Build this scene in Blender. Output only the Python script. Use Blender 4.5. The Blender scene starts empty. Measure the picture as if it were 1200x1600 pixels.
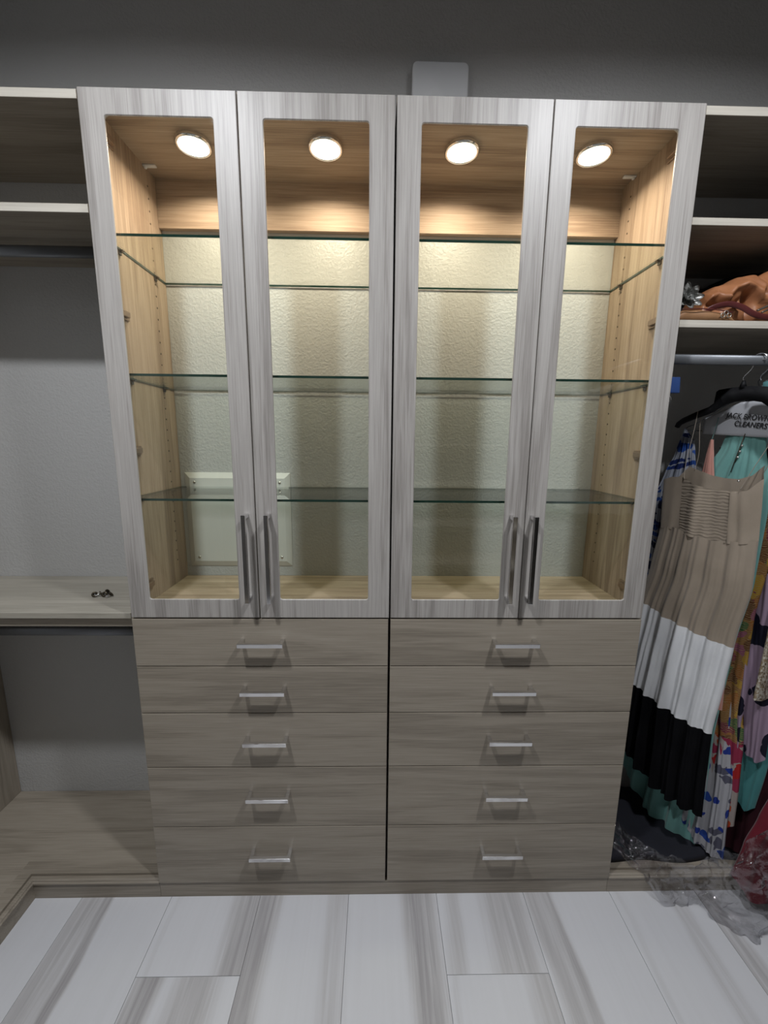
import bpy, bmesh, math, random
from mathutils import Vector, Matrix, noise
random.seed(7)
C = bpy.context.scene.collection
scene = bpy.context.scene
PI = math.pi

# ------------------------------------------------------------------ camera
cam_d = bpy.data.cameras.new('camera'); cam = bpy.data.objects.new('camera', cam_d); C.objects.link(cam)
scene.camera = cam
cam_d.sensor_fit = 'HORIZONTAL'; cam_d.sensor_width = 36; cam_d.lens = 18.75
cam_d.clip_start = 0.02; cam_d.clip_end = 50
yaw, pitch, roll = [math.radians(a) for a in (1.12, 9.824, -0.5615)]
ca, sa, cb, sb, cr, sr = math.cos(yaw), math.sin(yaw), math.cos(pitch), math.sin(pitch), math.cos(roll), math.sin(roll)
R0 = Vector((ca, -sa, 0)); F0 = Vector((sa*cb, ca*cb, -sb)); U0 = Vector((sa*sb, ca*sb, cb))
Rv = R0*cr - U0*sr; Uv = R0*sr + U0*cr
M = Matrix((Rv, Uv, -F0)).transposed().to_4x4(); M.translation = Vector((-0.0381, -1.0183, 1.3836))
cam.matrix_world = M

# ------------------------------------------------------------------ world, exposure, room lamps
w = bpy.data.worlds.new('world'); scene.world = w; w.use_nodes = True
w.node_tree.nodes['Background'].inputs[0].default_value = (.05, .055, .06, 1)
w.node_tree.nodes['Background'].inputs[1].default_value = 1.0
vs = scene.view_settings
vs.view_transform = 'Standard'; vs.look = 'None'; vs.gamma = 1; vs.use_curve_mapping = False
vs.exposure = 0.0
DOWN_POWER = 22.3; DOWN_COL = (.935, .955, 1.0)
PUCK_POWER = 2.3; PUCK_COL = (1.0, .82, .63)
LAMPS = [(-.64, -.80), (.65, -.80)]
CEIL = 2.66

# ------------------------------------------------------------------ materials
def newmat(name):
    m = bpy.data.materials.new(name); m.use_nodes = True
    nt = m.node_tree; b = nt.nodes['Principled BSDF']
    return m, nt, b
def N(nt, t, **kw):
    n = nt.nodes.new(t)
    for k, v in kw.items(): setattr(n, k, v)
    return n
def plain(name, col, rough=.5, metal=0, spec=.5):
    m, nt, b = newmat(name)
    b.inputs['Base Color'].default_value = (*col, 1); b.inputs['Roughness'].default_value = rough
    b.inputs['Metallic'].default_value = metal; b.inputs['Specular IOR Level'].default_value = spec
    # faint procedural variation keeps it from reading as flat plastic
    tc = N(nt, 'ShaderNodeTexCoord'); nz = N(nt, 'ShaderNodeTexNoise'); nz.inputs['Scale'].default_value = 30
    mr = N(nt, 'ShaderNodeMapRange'); mr.inputs['To Min'].default_value = max(0, rough-.06); mr.inputs['To Max'].default_value = min(1, rough+.06)
    nt.links.new(tc.outputs['Object'], nz.inputs['Vector']); nt.links.new(nz.outputs['Fac'], mr.inputs['Value']); nt.links.new(mr.outputs[0], b.inputs['Roughness'])
    return m
def ramp(nt, stops):
    r = N(nt, 'ShaderNodeValToRGB'); e = r.color_ramp.elements
    e[0].position, e[0].color = stops[0][0], (*stops[0][1], 1)
    e[1].position, e[1].color = stops[-1][0], (*stops[-1][1], 1)
    for p, c in stops[1:-1]:
        q = e.new(p); q.color = (*c, 1)
    return r
def wood(name, axis, light, mid, dark, rough=.42, across=24.0, along=1.1):
    m, nt, b = newmat(name); L = nt.links
    tc = N(nt, 'ShaderNodeTexCoord'); oi = N(nt, 'ShaderNodeObjectInfo')
    mu = N(nt, 'ShaderNodeMath', operation='MULTIPLY'); mu.inputs[1].default_value = 37.0; L.new(oi.outputs['Random'], mu.inputs[0])
    def mapped(a, al):
        mp = N(nt, 'ShaderNodeMapping'); s = [a, a, a]; s['xyz'.index(axis)] = al
        mp.inputs['Scale'].default_value = s; L.new(tc.outputs['Object'], mp.inputs['Vector']); return mp
    m1 = mapped(across, along)
    n1 = N(nt, 'ShaderNodeTexNoise', noise_dimensions='4D'); n1.inputs['Scale'].default_value = 1; n1.inputs['Detail'].default_value = 5; n1.inputs['Roughness'].default_value = .55; n1.inputs['Distortion'].default_value = 1.1
    L.new(m1.outputs[0], n1.inputs['Vector']); L.new(mu.outputs[0], n1.inputs['W'])
    # cathedral rings: sine of the large noise
    s1 = N(nt, 'ShaderNodeMath', operation='MULTIPLY'); s1.inputs[1].default_value = 26; L.new(n1.outputs['Fac'], s1.inputs[0])
    s2 = N(nt, 'ShaderNodeMath', operation='SINE'); L.new(s1.outputs[0], s2.inputs[0])
    m2 = mapped(330, 7)
    n2 = N(nt, 'ShaderNodeTexNoise', noise_dimensions='4D'); n2.inputs['Scale'].default_value = 1; n2.inputs['Detail'].default_value = 3; n2.inputs['Roughness'].default_value = .6
    L.new(m2.outputs[0], n2.inputs['Vector']); L.new(mu.outputs[0], n2.inputs['W'])
    a1 = N(nt, 'ShaderNodeMath', operation='MULTIPLY_ADD'); a1.inputs[1].default_value = .035; L.new(s2.outputs[0], a1.inputs[0]); h1 = N(nt, 'ShaderNodeMath', operation='MULTIPLY'); h1.inputs[1].default_value = .62; L.new(n1.outputs['Fac'], h1.inputs[0]); L.new(h1.outputs[0], a1.inputs[2])
    a2 = N(nt, 'ShaderNodeMath', operation='MULTIPLY_ADD'); a2.inputs[1].default_value = .60; L.new(n2.outputs['Fac'], a2.inputs[0]); L.new(a1.outputs[0], a2.inputs[2])
    r = ramp(nt, [(.46, dark), (.62, mid), (.80, light)]); L.new(a2.outputs[0], r.inputs[0]); L.new(r.outputs[0], b.inputs['Base Color'])
    b.inputs['Roughness'].default_value = rough; b.inputs['Specular IOR Level'].default_value = .45
    bp = N(nt, 'ShaderNodeBump'); bp.inputs['Strength'].default_value = .12; bp.inputs['Distance'].default_value = .0006
    L.new(n2.outputs['Fac'], bp.inputs['Height']); L.new(bp.outputs[0], b.inputs['Normal'])
    return m
DL, DM, DD = (.45, .430, .405), (.366, .345, .322), (.255, .236, .218)
WL, WM, WD = (.340, .300, .243), (.282, .246, .196), (.210, .181, .142)
IL, IM, ID = (.45, .355, .265), (.345, .262, .188), (.235, .168, .117)
wood_door = wood('laminate_vertical_grain', 'z', DL, DM, DD)
wood_x = wood('laminate_horizontal_grain', 'x', WL, WM, WD, across=16)
wood_edge = wood('laminate_shelf_edge', 'x', (.60, .565, .49), (.54, .505, .435), (.46, .43, .37))
wood_in_z = wood('laminate_interior_vertical', 'z', IL, IM, ID, .6, across=20)
wood_in_x = wood('laminate_interior_horizontal', 'x', IL, IM, ID, .65, across=17)
wood_y = wood('laminate_depth_grain', 'y', WL, WM, WD, across=16)
wood_z2 = wood('laminate_side_vertical', 'z', WL, WM, WD, across=17)
wood_top = wood('laminate_counter', 'x', (.42, .395, .335), (.36, .335, .28), (.28, .26, .215), across=16)

def wall_mat(name, col, bump=.42, scale=150):
    m, nt, b = newmat(name); L = nt.links
    tc = N(nt, 'ShaderNodeTexCoord'); nz = N(nt, 'ShaderNodeTexNoise'); nz.inputs['Scale'].default_value = scale; nz.inputs['Detail'].default_value = 2.5; nz.inputs['Roughness'].default_value = .5
    L.new(tc.outputs['Object'], nz.inputs['Vector'])
    r = ramp(nt, [(.40, (0, 0, 0)), (.62, (1, 1, 1))]); L.new(nz.outputs['Fac'], r.inputs[0])
    bp = N(nt, 'ShaderNodeBump'); bp.inputs['Strength'].default_value = bump; bp.inputs['Distance'].default_value = .0011
    L.new(r.outputs[0], bp.inputs['Height']); L.new(bp.outputs[0], b.inputs['Normal'])
    b.inputs['Base Color'].default_value = (*col, 1); b.inputs['Roughness'].default_value = .38; b.inputs['Specular IOR Level'].default_value = .4
    return m
paint = wall_mat('orange_peel_wall_paint', (.47, .47, .46))
dark_ceil = wall_mat('dark_low_bounce_ceiling', (.22, .22, .22), .3)  # unseen ceiling kept dark so it bounces less light
plate_mat = plain('painted_metal_plate', (.60, .60, .57), .35)
white_plastic = plain('white_plastic', (.72, .73, .74), .35)
chrome = plain('polished_chrome', (.78, .78, .79), .10, 1.0)
rod_metal = plain('brushed_rod_metal', (.20, .21, .225), .5, .9)
nickel = plain('nickel_screw', (.62, .60, .56), .3, 1.0)
dark_metal = plain('dark_shelf_clip', (.16, .14, .12), .35, .8)
hole_mat = plain('pin_hole_dark', (.05, .035, .02), .8)
black_plastic = plain('black_plastic', (.005, .005, .006), .6, 0, .2)
hinge_m = plain('hinge_bronze', (.30, .22, .16), .4, .7)
gap_mat = plain('dark_gap_fill', (.02, .016, .014), .7)

def glass_mat(name, tint, strength=1.0, edge=False):
    m = bpy.data.materials.new(name); m.use_nodes = True; nt = m.node_tree; L = nt.links
    for n in list(nt.nodes): nt.nodes.remove(n)
    o = N(nt, 'ShaderNodeOutputMaterial'); tr = N(nt, 'ShaderNodeBsdfTransparent'); gl = N(nt, 'ShaderNodeBsdfGlossy'); mx = N(nt, 'ShaderNodeMixShader'); lw = N(nt, 'ShaderNodeLayerWeight'); lw.inputs['Blend'].default_value = .5
    pw = N(nt, 'ShaderNodeMath', operation='POWER'); pw.inputs[1].default_value = 5.0; L.new(lw.outputs['Facing'], pw.inputs[0])
    fr = N(nt, 'ShaderNodeMath', operation='MULTIPLY_ADD'); fr.inputs[1].default_value = .96; fr.inputs[2].default_value = .04; L.new(pw.outputs[0], fr.inputs[0])
    gl.inputs['Roughness'].default_value = .01; tr.inputs['Color'].default_value = (*tint, 1)
    nz = N(nt, 'ShaderNodeTexNoise'); nz.inputs['Scale'].default_value = 3; mr = N(nt, 'ShaderNodeMapRange'); mr.inputs['To Min'].default_value = .005; mr.inputs['To Max'].default_value = .02
    L.new(nz.outputs['Fac'], mr.inputs['Value']); L.new(mr.outputs[0], gl.inputs['Roughness'])
    mu = N(nt, 'ShaderNodeMath', operation='MULTIPLY'); mu.inputs[1].default_value = strength; L.new(fr.outputs[0], mu.inputs[0])
    L.new(mu.outputs[0], mx.inputs[0]); L.new(tr.outputs[0], mx.inputs[1]); L.new(gl.outputs[0], mx.inputs[2]); L.new(mx.outputs[0], o.inputs['Surface'])
    return m
glass_pane_m = glass_mat('clear_door_glass', (.975, .985, .975), .9)
glass_shelf_m = glass_mat('clear_shelf_glass', (.94, .975, .955), .9)
glass_edge_m = plain('green_glass_edge', (.010, .035, .026), .12, 0, .8)

def emit(name, col, s):
    m = bpy.data.materials.new(name); m.use_nodes = True; nt = m.node_tree
    for n in list(nt.nodes): nt.nodes.remove(n)
    o = N(nt, 'ShaderNodeOutputMaterial'); e = N(nt, 'ShaderNodeEmission'); e.inputs[0].default_value = (*col, 1); e.inputs[1].default_value = s
    nt.links.new(e.outputs[0], o.inputs['Surface']); return m
puck_emit = emit('puck_lens_glow', (1, .90, .74), 8)
down_emit = emit('downlight_lens_glow', (.92, .97, 1), 14)

def tile_mat():
    m, nt, b = newmat('veined_porcelain_plank'); L = nt.links
    tc = N(nt, 'ShaderNodeTexCoord'); oi = N(nt, 'ShaderNodeObjectInfo')
    mu = N(nt, 'ShaderNodeMath', operation='MULTIPLY'); mu.inputs[1].default_value = 51.0; L.new(oi.outputs['Random'], mu.inputs[0])
    sx = N(nt, 'ShaderNodeSeparateXYZ'); L.new(tc.outputs['Object'], sx.inputs[0])
    # wandering of the streaks along the plank
    mpw = N(nt, 'ShaderNodeMapping'); mpw.inputs['Scale'].default_value = (3, 2.2, 1); L.new(tc.outputs['Object'], mpw.inputs['Vector'])
    nw = N(nt, 'ShaderNodeTexNoise', noise_dimensions='4D'); nw.inputs['Scale'].default_value = 1; nw.inputs['Detail'].default_value = 3; L.new(mpw.outputs[0], nw.inputs['Vector']); L.new(mu.outputs[0], nw.inputs['W'])
    wob = N(nt, 'ShaderNodeMath', operation='MULTIPLY_ADD'); wob.inputs[1].default_value = .07; L.new(nw.outputs['Fac'], wob.inputs[0]); L.new(sx.outputs['X'], wob.inputs[2])
    wb2 = N(nt, 'ShaderNodeMath', operation='SUBTRACT'); wb2.inputs[1].default_value = .035; L.new(wob.outputs[0], wb2.inputs[0])
    mp = N(nt, 'ShaderNodeMapping'); mp.inputs['Scale'].default_value = (62, 2.2, 1); L.new(tc.outputs['Object'], mp.inputs['Vector'])
    nf = N(nt, 'ShaderNodeTexNoise', noise_dimensions='4D'); nf.inputs['Scale'].default_value = 1; nf.inputs['Detail'].default_value = 5; nf.inputs['Roughness'].default_value = .62; nf.inputs['Distortion'].default_value = .7
    L.new(mp.outputs[0], nf.inputs['Vector']); L.new(mu.outputs[0], nf.inputs['W'])
    total = None
    for k in ('a', 'b'):
        c = N(nt, 'ShaderNodeAttribute', attribute_type='OBJECT', attribute_name='vein_'+k)
        hw = N(nt, 'ShaderNodeAttribute', attribute_type='OBJECT', attribute_name='width_'+k)
        st = N(nt, 'ShaderNodeAttribute', attribute_type='OBJECT', attribute_name='dark_'+k)
        d = N(nt, 'ShaderNodeMath', operation='SUBTRACT'); L.new(wb2.outputs[0], d.inputs[0]); L.new(c.outputs['Fac'], d.inputs[1])
        ab = N(nt, 'ShaderNodeMath', operation='ABSOLUTE'); L.new(d.outputs[0], ab.inputs[0])
        dv = N(nt, 'ShaderNodeMath', operation='DIVIDE'); L.new(ab.outputs[0], dv.inputs[0]); L.new(hw.outputs['Fac'], dv.inputs[1])
        mr = N(nt, 'ShaderNodeMapRange', interpolation_type='SMOOTHSTEP'); mr.inputs['From Min'].default_value = .35; mr.inputs['From Max'].default_value = 1.3; mr.inputs['To Min'].default_value = 1; mr.inputs['To Max'].default_value = 0
        L.new(dv.outputs[0], mr.inputs['Value'])
        mm = N(nt, 'ShaderNodeMath', operation='MULTIPLY'); L.new(mr.outputs[0], mm.inputs[0]); L.new(st.outputs['Fac'], mm.inputs[1])
        if total is None: total = mm
        else:
            ad = N(nt, 'ShaderNodeMath', operation='ADD', use_clamp=True); L.new(total.outputs[0], ad.inputs[0]); L.new(mm.outputs[0], ad.inputs[1]); total = ad
    fr = N(nt, 'ShaderNodeMapRange'); fr.inputs['From Min'].default_value = .32; fr.inputs['From Max'].default_value = .62; fr.inputs['To Min'].default_value = .45; fr.inputs['To Max'].default_value = 1.15
    L.new(nf.outputs['Fac'], fr.inputs['Value'])
    mt = N(nt, 'ShaderNodeMath', operation='MULTIPLY', use_clamp=True); L.new(total.outputs[0], mt.inputs[0]); L.new(fr.outputs[0], mt.inputs[1])
    # faint veil everywhere
    bm_ = N(nt, 'ShaderNodeMath', operation='MULTIPLY_ADD', use_clamp=True); bm_.inputs[1].default_value = .16; L.new(nf.outputs['Fac'], bm_.inputs[0]); L.new(mt.outputs[0], bm_.inputs[2])
    r = ramp(nt, [(.05, (.60, .605, .625)), (.5, (.46, .452, .455)), (1, (.32, .308, .312))]); L.new(bm_.outputs[0], r.inputs[0]); L.new(r.outputs[0], b.inputs['Base Color'])
    b.inputs['Roughness'].default_value = .45; b.inputs['Specular IOR Level'].default_value = .4
    return m
tile_m = tile_mat()
grout = plain('pale_grout', (.68, .69, .70), .8)

def fabric(name, col, col2=None, rough=.85, sheen=.2, scale=400, spec=.2):
    m, nt, b = newmat(name); L = nt.links
    tc = N(nt, 'ShaderNodeTexCoord'); nz = N(nt, 'ShaderNodeTexNoise'); nz.inputs['Scale'].default_value = 9; nz.inputs['Detail'].default_value = 4
    L.new(tc.outputs['Object'], nz.inputs['Vector'])
    c2 = col2 or tuple(.8*c for c in col)
    r = ramp(nt, [(.35, c2), (.65, col)]); L.new(nz.outputs['Fac'], r.inputs[0]); L.new(r.outputs[0], b.inputs['Base Color'])
    n2 = N(nt, 'ShaderNodeTexNoise'); n2.inputs['Scale'].default_value = scale; L.new(tc.outputs['Object'], n2.inputs['Vector'])
    bp = N(nt, 'ShaderNodeBump'); bp.inputs['Strength'].default_value = .25; bp.inputs['Distance'].default_value = .001; L.new(n2.outputs['Fac'], bp.inputs['Height']); L.new(bp.outputs[0], b.inputs['Normal'])
    b.inputs['Roughness'].default_value = rough; b.inputs['Specular IOR Level'].default_value = spec; b.inputs['Sheen Weight'].default_value = sheen
    return m
def shirred(name, col):
    m = fabric(name, col); nt = m.node_tree; L = nt.links; b = nt.nodes['Principled BSDF']
    tc = N(nt, 'ShaderNodeTexCoord'); wv = N(nt, 'ShaderNodeTexWave', bands_direction='Z'); wv.inputs['Scale'].default_value = 34; wv.inputs['Distortion'].default_value = 5; wv.inputs['Detail'].default_value = 2; wv.inputs['Detail Scale'].default_value = 1.2
    L.new(tc.outputs['Object'], wv.inputs['Vector'])
    bp = N(nt, 'ShaderNodeBump'); bp.inputs['Strength'].default_value = .5; bp.inputs['Distance'].default_value = .0015; L.new(wv.outputs['Fac'], bp.inputs['Height']); L.new(bp.outputs[0], b.inputs['Normal'])
    return m
def print_fabric(name, base, spots, scale=(14, 14, 14), warp=.25, edge=.35, rough=.75, second=None):
    """printed cloth: voronoi motifs of the given colours over a base colour"""
    m, nt, b = newmat(name); L = nt.links
    tc = N(nt, 'ShaderNodeTexCoord'); nz = N(nt, 'ShaderNodeTexNoise'); nz.inputs['Scale'].default_value = 11; nz.inputs['Detail'].default_value = 3
    L.new(tc.outputs['Object'], nz.inputs['Vector'])
    mx = N(nt, 'ShaderNodeVectorMath', operation='SCALE'); mx.inputs['Scale'].default_value = warp; L.new(nz.outputs['Color'], mx.inputs[0])
    ad = N(nt, 'ShaderNodeVectorMath', operation='ADD'); L.new(tc.outputs['Object'], ad.inputs[0]); L.new(mx.outputs[0], ad.inputs[1])
    mp = N(nt, 'ShaderNodeMapping'); mp.inputs['Scale'].default_value = scale; L.new(ad.outputs[0], mp.inputs['Vector'])
    vo = N(nt, 'ShaderNodeTexVoronoi'); vo.inputs['Scale'].default_value = 1; L.new(mp.outputs[0], vo.inputs['Vector'])
    sp = N(nt, 'ShaderNodeSeparateColor'); L.new(vo.outputs['Color'], sp.inputs[0])
    k = len(spots); r = ramp(nt, [(i/k, c) for i, c in enumerate(spots)]) if k > 1 else ramp(nt, [(0, spots[0]), (1, spots[0])])
    r.color_ramp.interpolation = 'CONSTANT'; L.new(sp.outputs[0], r.inputs[0])
    lt = N(nt, 'ShaderNodeMath', operation='LESS_THAN'); lt.inputs[1].default_value = edge; L.new(vo.outputs['Distance'], lt.inputs[0])
    mc = N(nt, 'ShaderNodeMix', data_type='RGBA'); L.new(lt.outputs[0], mc.inputs['Factor']); mc.inputs[6].default_value = (*base, 1); L.new(r.outputs[0], mc.inputs[7])
    out = mc.outputs[2]
    if second:
        wv = N(nt, 'ShaderNodeTexWave', wave_type='RINGS'); wv.inputs['Scale'].default_value = second[1]; wv.inputs['Distortion'].default_value = 9; wv.inputs['Detail'].default_value = 2
        L.new(tc.outputs['Object'], wv.inputs['Vector'])
        g = N(nt, 'ShaderNodeMath', operation='GREATER_THAN'); g.inputs[1].default_value = second[2]; L.new(wv.outputs['Fac'], g.inputs[0])
        m2 = N(nt, 'ShaderNodeMix', data_type='RGBA'); L.new(g.outputs[0], m2.inputs['Factor']); L.new(out, m2.inputs[6]); m2.inputs[7].default_value = (*second[0], 1); out = m2.outputs[2]
    L.new(out, b.inputs['Base Color']); b.inputs['Roughness'].default_value = rough; b.inputs['Specular IOR Level'].default_value = .25
    return m

# ------------------------------------------------------------------ geometry helpers
def obj(name, bm, mats, parent=None, smooth=False, origin=None):
    me = bpy.data.meshes.new(name)
    bmesh.ops.recalc_face_normals(bm, faces=bm.faces)
    if origin is not None:
        bmesh.ops.translate(bm, verts=bm.verts, vec=-Vector(origin))
    bm.to_mesh(me); bm.free()
    for m in (mats if isinstance(mats, (list, tuple)) else [mats]): me.materials.append(m)
    if smooth:
        for p in me.polygons: p.use_smooth = True
    o = bpy.data.objects.new(name, me); C.objects.link(o)
    if origin is not None: o.location = origin
    if parent is not None:
        o.parent = parent
        o.location = Vector(o.location) - Vector(parent.location)
    return o
def tag(o, label=None, cat=None, group=None, kind=None):
    if label: o['label'] = label
    if cat: o['category'] = cat
    if group: o['group'] = group
    if kind: o['kind'] = kind
    return o
def thing(name, label, cat, loc=(0, 0, 0), group=None, kind=None):
    o = bpy.data.objects.new(name, None); C.objects.link(o); o.location = loc; o.empty_display_size = .05
    return tag(o, label, cat, group, kind)
def box(bm, x0, x1, y0, y1, z0, z1, bev=0, mi=0):
    vs_ = [bm.verts.new((x, y, z)) for x in (x0, x1) for y in (y0, y1) for z in (z0, z1)]
    idx = [(0, 1, 3, 2), (4, 6, 7, 5), (0, 4, 5, 1), (2, 3, 7, 6), (0, 2, 6, 4), (1, 5, 7, 3)]
    fs = [bm.faces.new([vs_[i] for i in f]) for f in idx]
    for f in fs: f.material_index = mi
    if bev:
        es = list({e for f in fs for e in f.edges})
        bmesh.ops.bevel(bm, geom=es, offset=bev, segments=2, affect='EDGES', profile=.6)
    return fs
def boxo(name, dims, mat, parent=None, bev=.001, mi=0):
    bm = bmesh.new(); box(bm, *dims, bev=bev)
    c = ((dims[0]+dims[1])/2, (dims[2]+dims[3])/2, (dims[4]+dims[5])/2)
    return obj(name, bm, mat, parent, origin=c)
def cyl(bm, p0, p1, r0, r1=None, seg=20, cap=True, mi=0):
    r1 = r0 if r1 is None else r1
    p0, p1 = Vector(p0), Vector(p1); d = (p1-p0).normalized()
    a = d.orthogonal().normalized(); b_ = d.cross(a)
    A = [bm.verts.new(p0+(a*math.cos(t)+b_*math.sin(t))*r0) for t in [2*PI*i/seg for i in range(seg)]]
    B = [bm.verts.new(p1+(a*math.cos(t)+b_*math.sin(t))*r1) for t in [2*PI*i/seg for i in range(seg)]]
    for i in range(seg):
        f = bm.faces.new((A[i], A[(i+1) % seg], B[(i+1) % seg], B[i])); f.material_index = mi
    if cap:
        bm.faces.new(A[::-1]).material_index = mi; bm.faces.new(B).material_index = mi
def tube(bm, pts, r, seg=8, ry=None, up=None):
    pts = [Vector(p) for p in pts]; rings = []; prev = None
    for i, p in enumerate(pts):
        t = (pts[min(i+1, len(pts)-1)]-pts[max(i-1, 0)]).normalized()
        if up is not None: a = Vector(up).cross(t).normalized()
        elif prev is None: a = t.orthogonal().normalized()
        else: a = (prev-t*prev.dot(t)).normalized()
        prev = a; b_ = t.cross(a)
        rr = r[i] if isinstance(r, (list, tuple)) else r; r2 = ry if ry is not None else rr
        rings.append([bm.verts.new(p+a*math.cos(q)*rr+b_*math.sin(q)*r2) for q in [2*PI*k/seg for k in range(seg)]])
    for A, B in zip(rings, rings[1:]):
        for k in range(seg): bm.faces.new((A[k], A[(k+1) % seg], B[(k+1) % seg], B[k]))
    bm.faces.new(rings[0][::-1]); bm.faces.new(rings[-1])
def spline(pts, n=8):
    pts = [Vector(p) for p in pts]; out = []
    P = [pts[0]]+pts+[pts[-1]]
    for i in range(1, len(P)-2):
        for k in range(n):
            t = k/n; a, b_, c, d = P[i-1], P[i], P[i+1], P[i+2]
            out.append(.5*((2*b_)+(-a+c)*t+(2*a-5*b_+4*c-d)*t*t+(-a+3*b_-3*c+d)*t**3))
    out.append(pts[-1]); return out
def lathe(bm, prof, c=(0, 0, 0), seg=40, mi=0):
    rings = []
    for r, z in prof: rings.append([bm.verts.new((c[0]+r*math.cos(2*PI*k/seg), c[1]+r*math.sin(2*PI*k/seg), c[2]+z)) for k in range(seg)])
    for A, B in zip(rings, rings[1:]):
        for k in range(seg): bm.faces.new((A[k], A[(k+1) % seg], B[(k+1) % seg], B[k])).material_index = mi
    return rings
def structure(o, label=None): o['kind'] = 'structure'; return tag(o, label)

# ------------------------------------------------------------------ room shell
XL, XR, YB, YF = -1.398, 1.50, .322, -2.45
def shell(name, dims, mat, label): return structure(boxo(name, dims, mat, None, 0), label)
shell('wall_back', (XL-.1, XR+.1, YB, YB+.1, 0, CEIL), paint, 'grey painted wall with orange peel texture behind the closet units')
shell('wall_left', (XL-.1, XL, YF, YB, 0, CEIL), paint, 'grey painted wall at the left end of the closet')
dark_wall = wall_mat('dark_low_bounce_wall', (.11, .105, .10), .3)  # unseen walls coloured dark to cut bounce light
shell('wall_right', (XR, XR+.1, YF, YB, 0, CEIL), dark_wall, 'dark wall at the right end of the closet')
shell('wall_front', (XL-.1, XR+.1, YF-.1, YF, 0, CEIL), dark_wall, 'dark wall facing the glass cabinets')
# ceiling with two round openings for the lamps is a slab; the lamps hang 5 mm below it
shell('ceiling', (XL-.1, XR+.1, YF-.1, YB+.1, CEIL, CEIL+.1), dark_ceil, 'plain painted ceiling above the closet')
floor = structure(boxo('floor', (XL, XR, YF, YB, -.05, -.0045), grout, None, 0), 'floor of white veined plank tiles')
# tiles
TW = .272; TG = .0010
tb = bmesh.new(); TL = .62
box(tb, TG/2, TW-TG/2, TG/2, TL-TG/2, -.0044, 0, .0006)
tile_me = bpy.data.meshes.new('tile'); tb.to_mesh(tile_me); tb.free(); tile_me.materials.append(tile_m)
# hand set streaks: column -> rows (front-most row edge y, veins)
veins = {  # (column, row) : (c1, w1, d1, c2, w2, d2)   row 0 is nearest the cabinets
 (-4, 0): (.02, .06, .55, .088, .018, .85), (-4, 1): (.02, .05, .5, .09, .02, .8),
 (-3, 0): (.265, .07, .75, .03, .01, .1), (-3, 1): (.035, .04, .85, .17, .07, .5),
 (-2, 0): (.03, .045, .75, .245, .035, .35), (-2, 1): (.02, .03, .3, .235, .045, .45),
 (-1, 0): (.222, .05, .8, .0, .01, .1), (-1, 1): (.222, .05, .8, .0, .01, .1),
 (0, 0): (.04, .03, .35, .20, .075, .5), (0, 1): (.25, .05, .4, .02, .01, .2),
 (1, 0): (.03, .03, .5, .075, .02, .65), (1, 1): (.06, .03, .6, .0, .01, .1),
 (2, 0): (.19, .03, .30, .02, .01, .1), (2, 1): (.2, .03, .3, .02, .01, .1),
 (3, 0): (.02, .035, .55, .2, .02, .3), (3, 1): (.02, .035, .55, .2, .02, .3)}
off_y = {-4: -.42, -3: -.184, -2: -.50, -1: -.56, 0: -.189, 1: -.47, 2: -.40, 3: -.33}
for c in range(-5, 7):
    x0 = .156 + c*TW
    if x0 > XR-.05 or x0+TW < XL+.02: continue
    y = off_y.get(c, -.3)
    row = 0
    while y > YF-.55:
        o = bpy.data.objects.new('tile', tile_me); C.objects.link(o); o.parent = floor
        dy = 0
        o.location = Vector((x0, y, 0))-Vector(floor.location)
        v = veins.get((c, row)) or (random.uniform(0, .25), random.uniform(.01, .05), random.uniform(.2, .7), random.uniform(0, .25), random.uniform(.01, .03), random.uniform(.1, .5))
        for k, val in zip(('vein_a', 'width_a', 'dark_a', 'vein_b', 'width_b', 'dark_b'), v): o[k] = float(val)
        y -= TL; row += 1
# tiles are cut at the walls by the benches and walls that stand over them

# ------------------------------------------------------------------ downlights
for i, (lx, ly) in enumerate(LAMPS):
    t = thing('ceiling_downlight', ('round white ceiling downlight on the left above the camera', 'round white ceiling downlight on the right above the camera')[i], 'light', (lx, ly, CEIL), 'pair of ceiling downlights')
    bm = bmesh.new(); lathe(bm, [(.062, -.002), (.062, -.020), (.070, -.024), (.088, -.016), (.090, 0)], (lx, ly, CEIL))
    obj('trim_ring', bm, white_plastic, t, True, (lx, ly, CEIL))
    bm = bmesh.new(); cyl(bm, (lx, ly, CEIL-.001), (lx, ly, CEIL-.006), .062, seg=40)
    obj('lens', bm, down_emit, t, False, (lx, ly, CEIL))
    ld = bpy.data.lights.new('downlight_lamp', 'AREA'); ld.shape = 'DISK'; ld.size = .115; ld.energy = DOWN_POWER; ld.color = DOWN_COL
    lo = bpy.data.objects.new('downlight_lamp', ld); C.objects.link(lo); lo.parent = t; lo.location = (0, 0, -.008)

# ------------------------------------------------------------------ cabinets
ZT, ZD, ZB = 2.135, .9145, .055
Y0, YC = 0.0, .0205        # door front, carcass front
DTH = .0185
doors_x = [(-.6915, -.3505), (-.3475, -.0022), (.0022, .3492), (.3516, .6920)]
open_x = [(-.6380, -.4020), (-.2930, -.0590), (.0575, .2950), (.4025, .6360)]
drawer_z = [(.775, .9115), (.632, .7725), (.4585, .6295), (.2575, .4560), (.0560, .2550)]
ZO0, ZO1 = .968, 2.083

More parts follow.
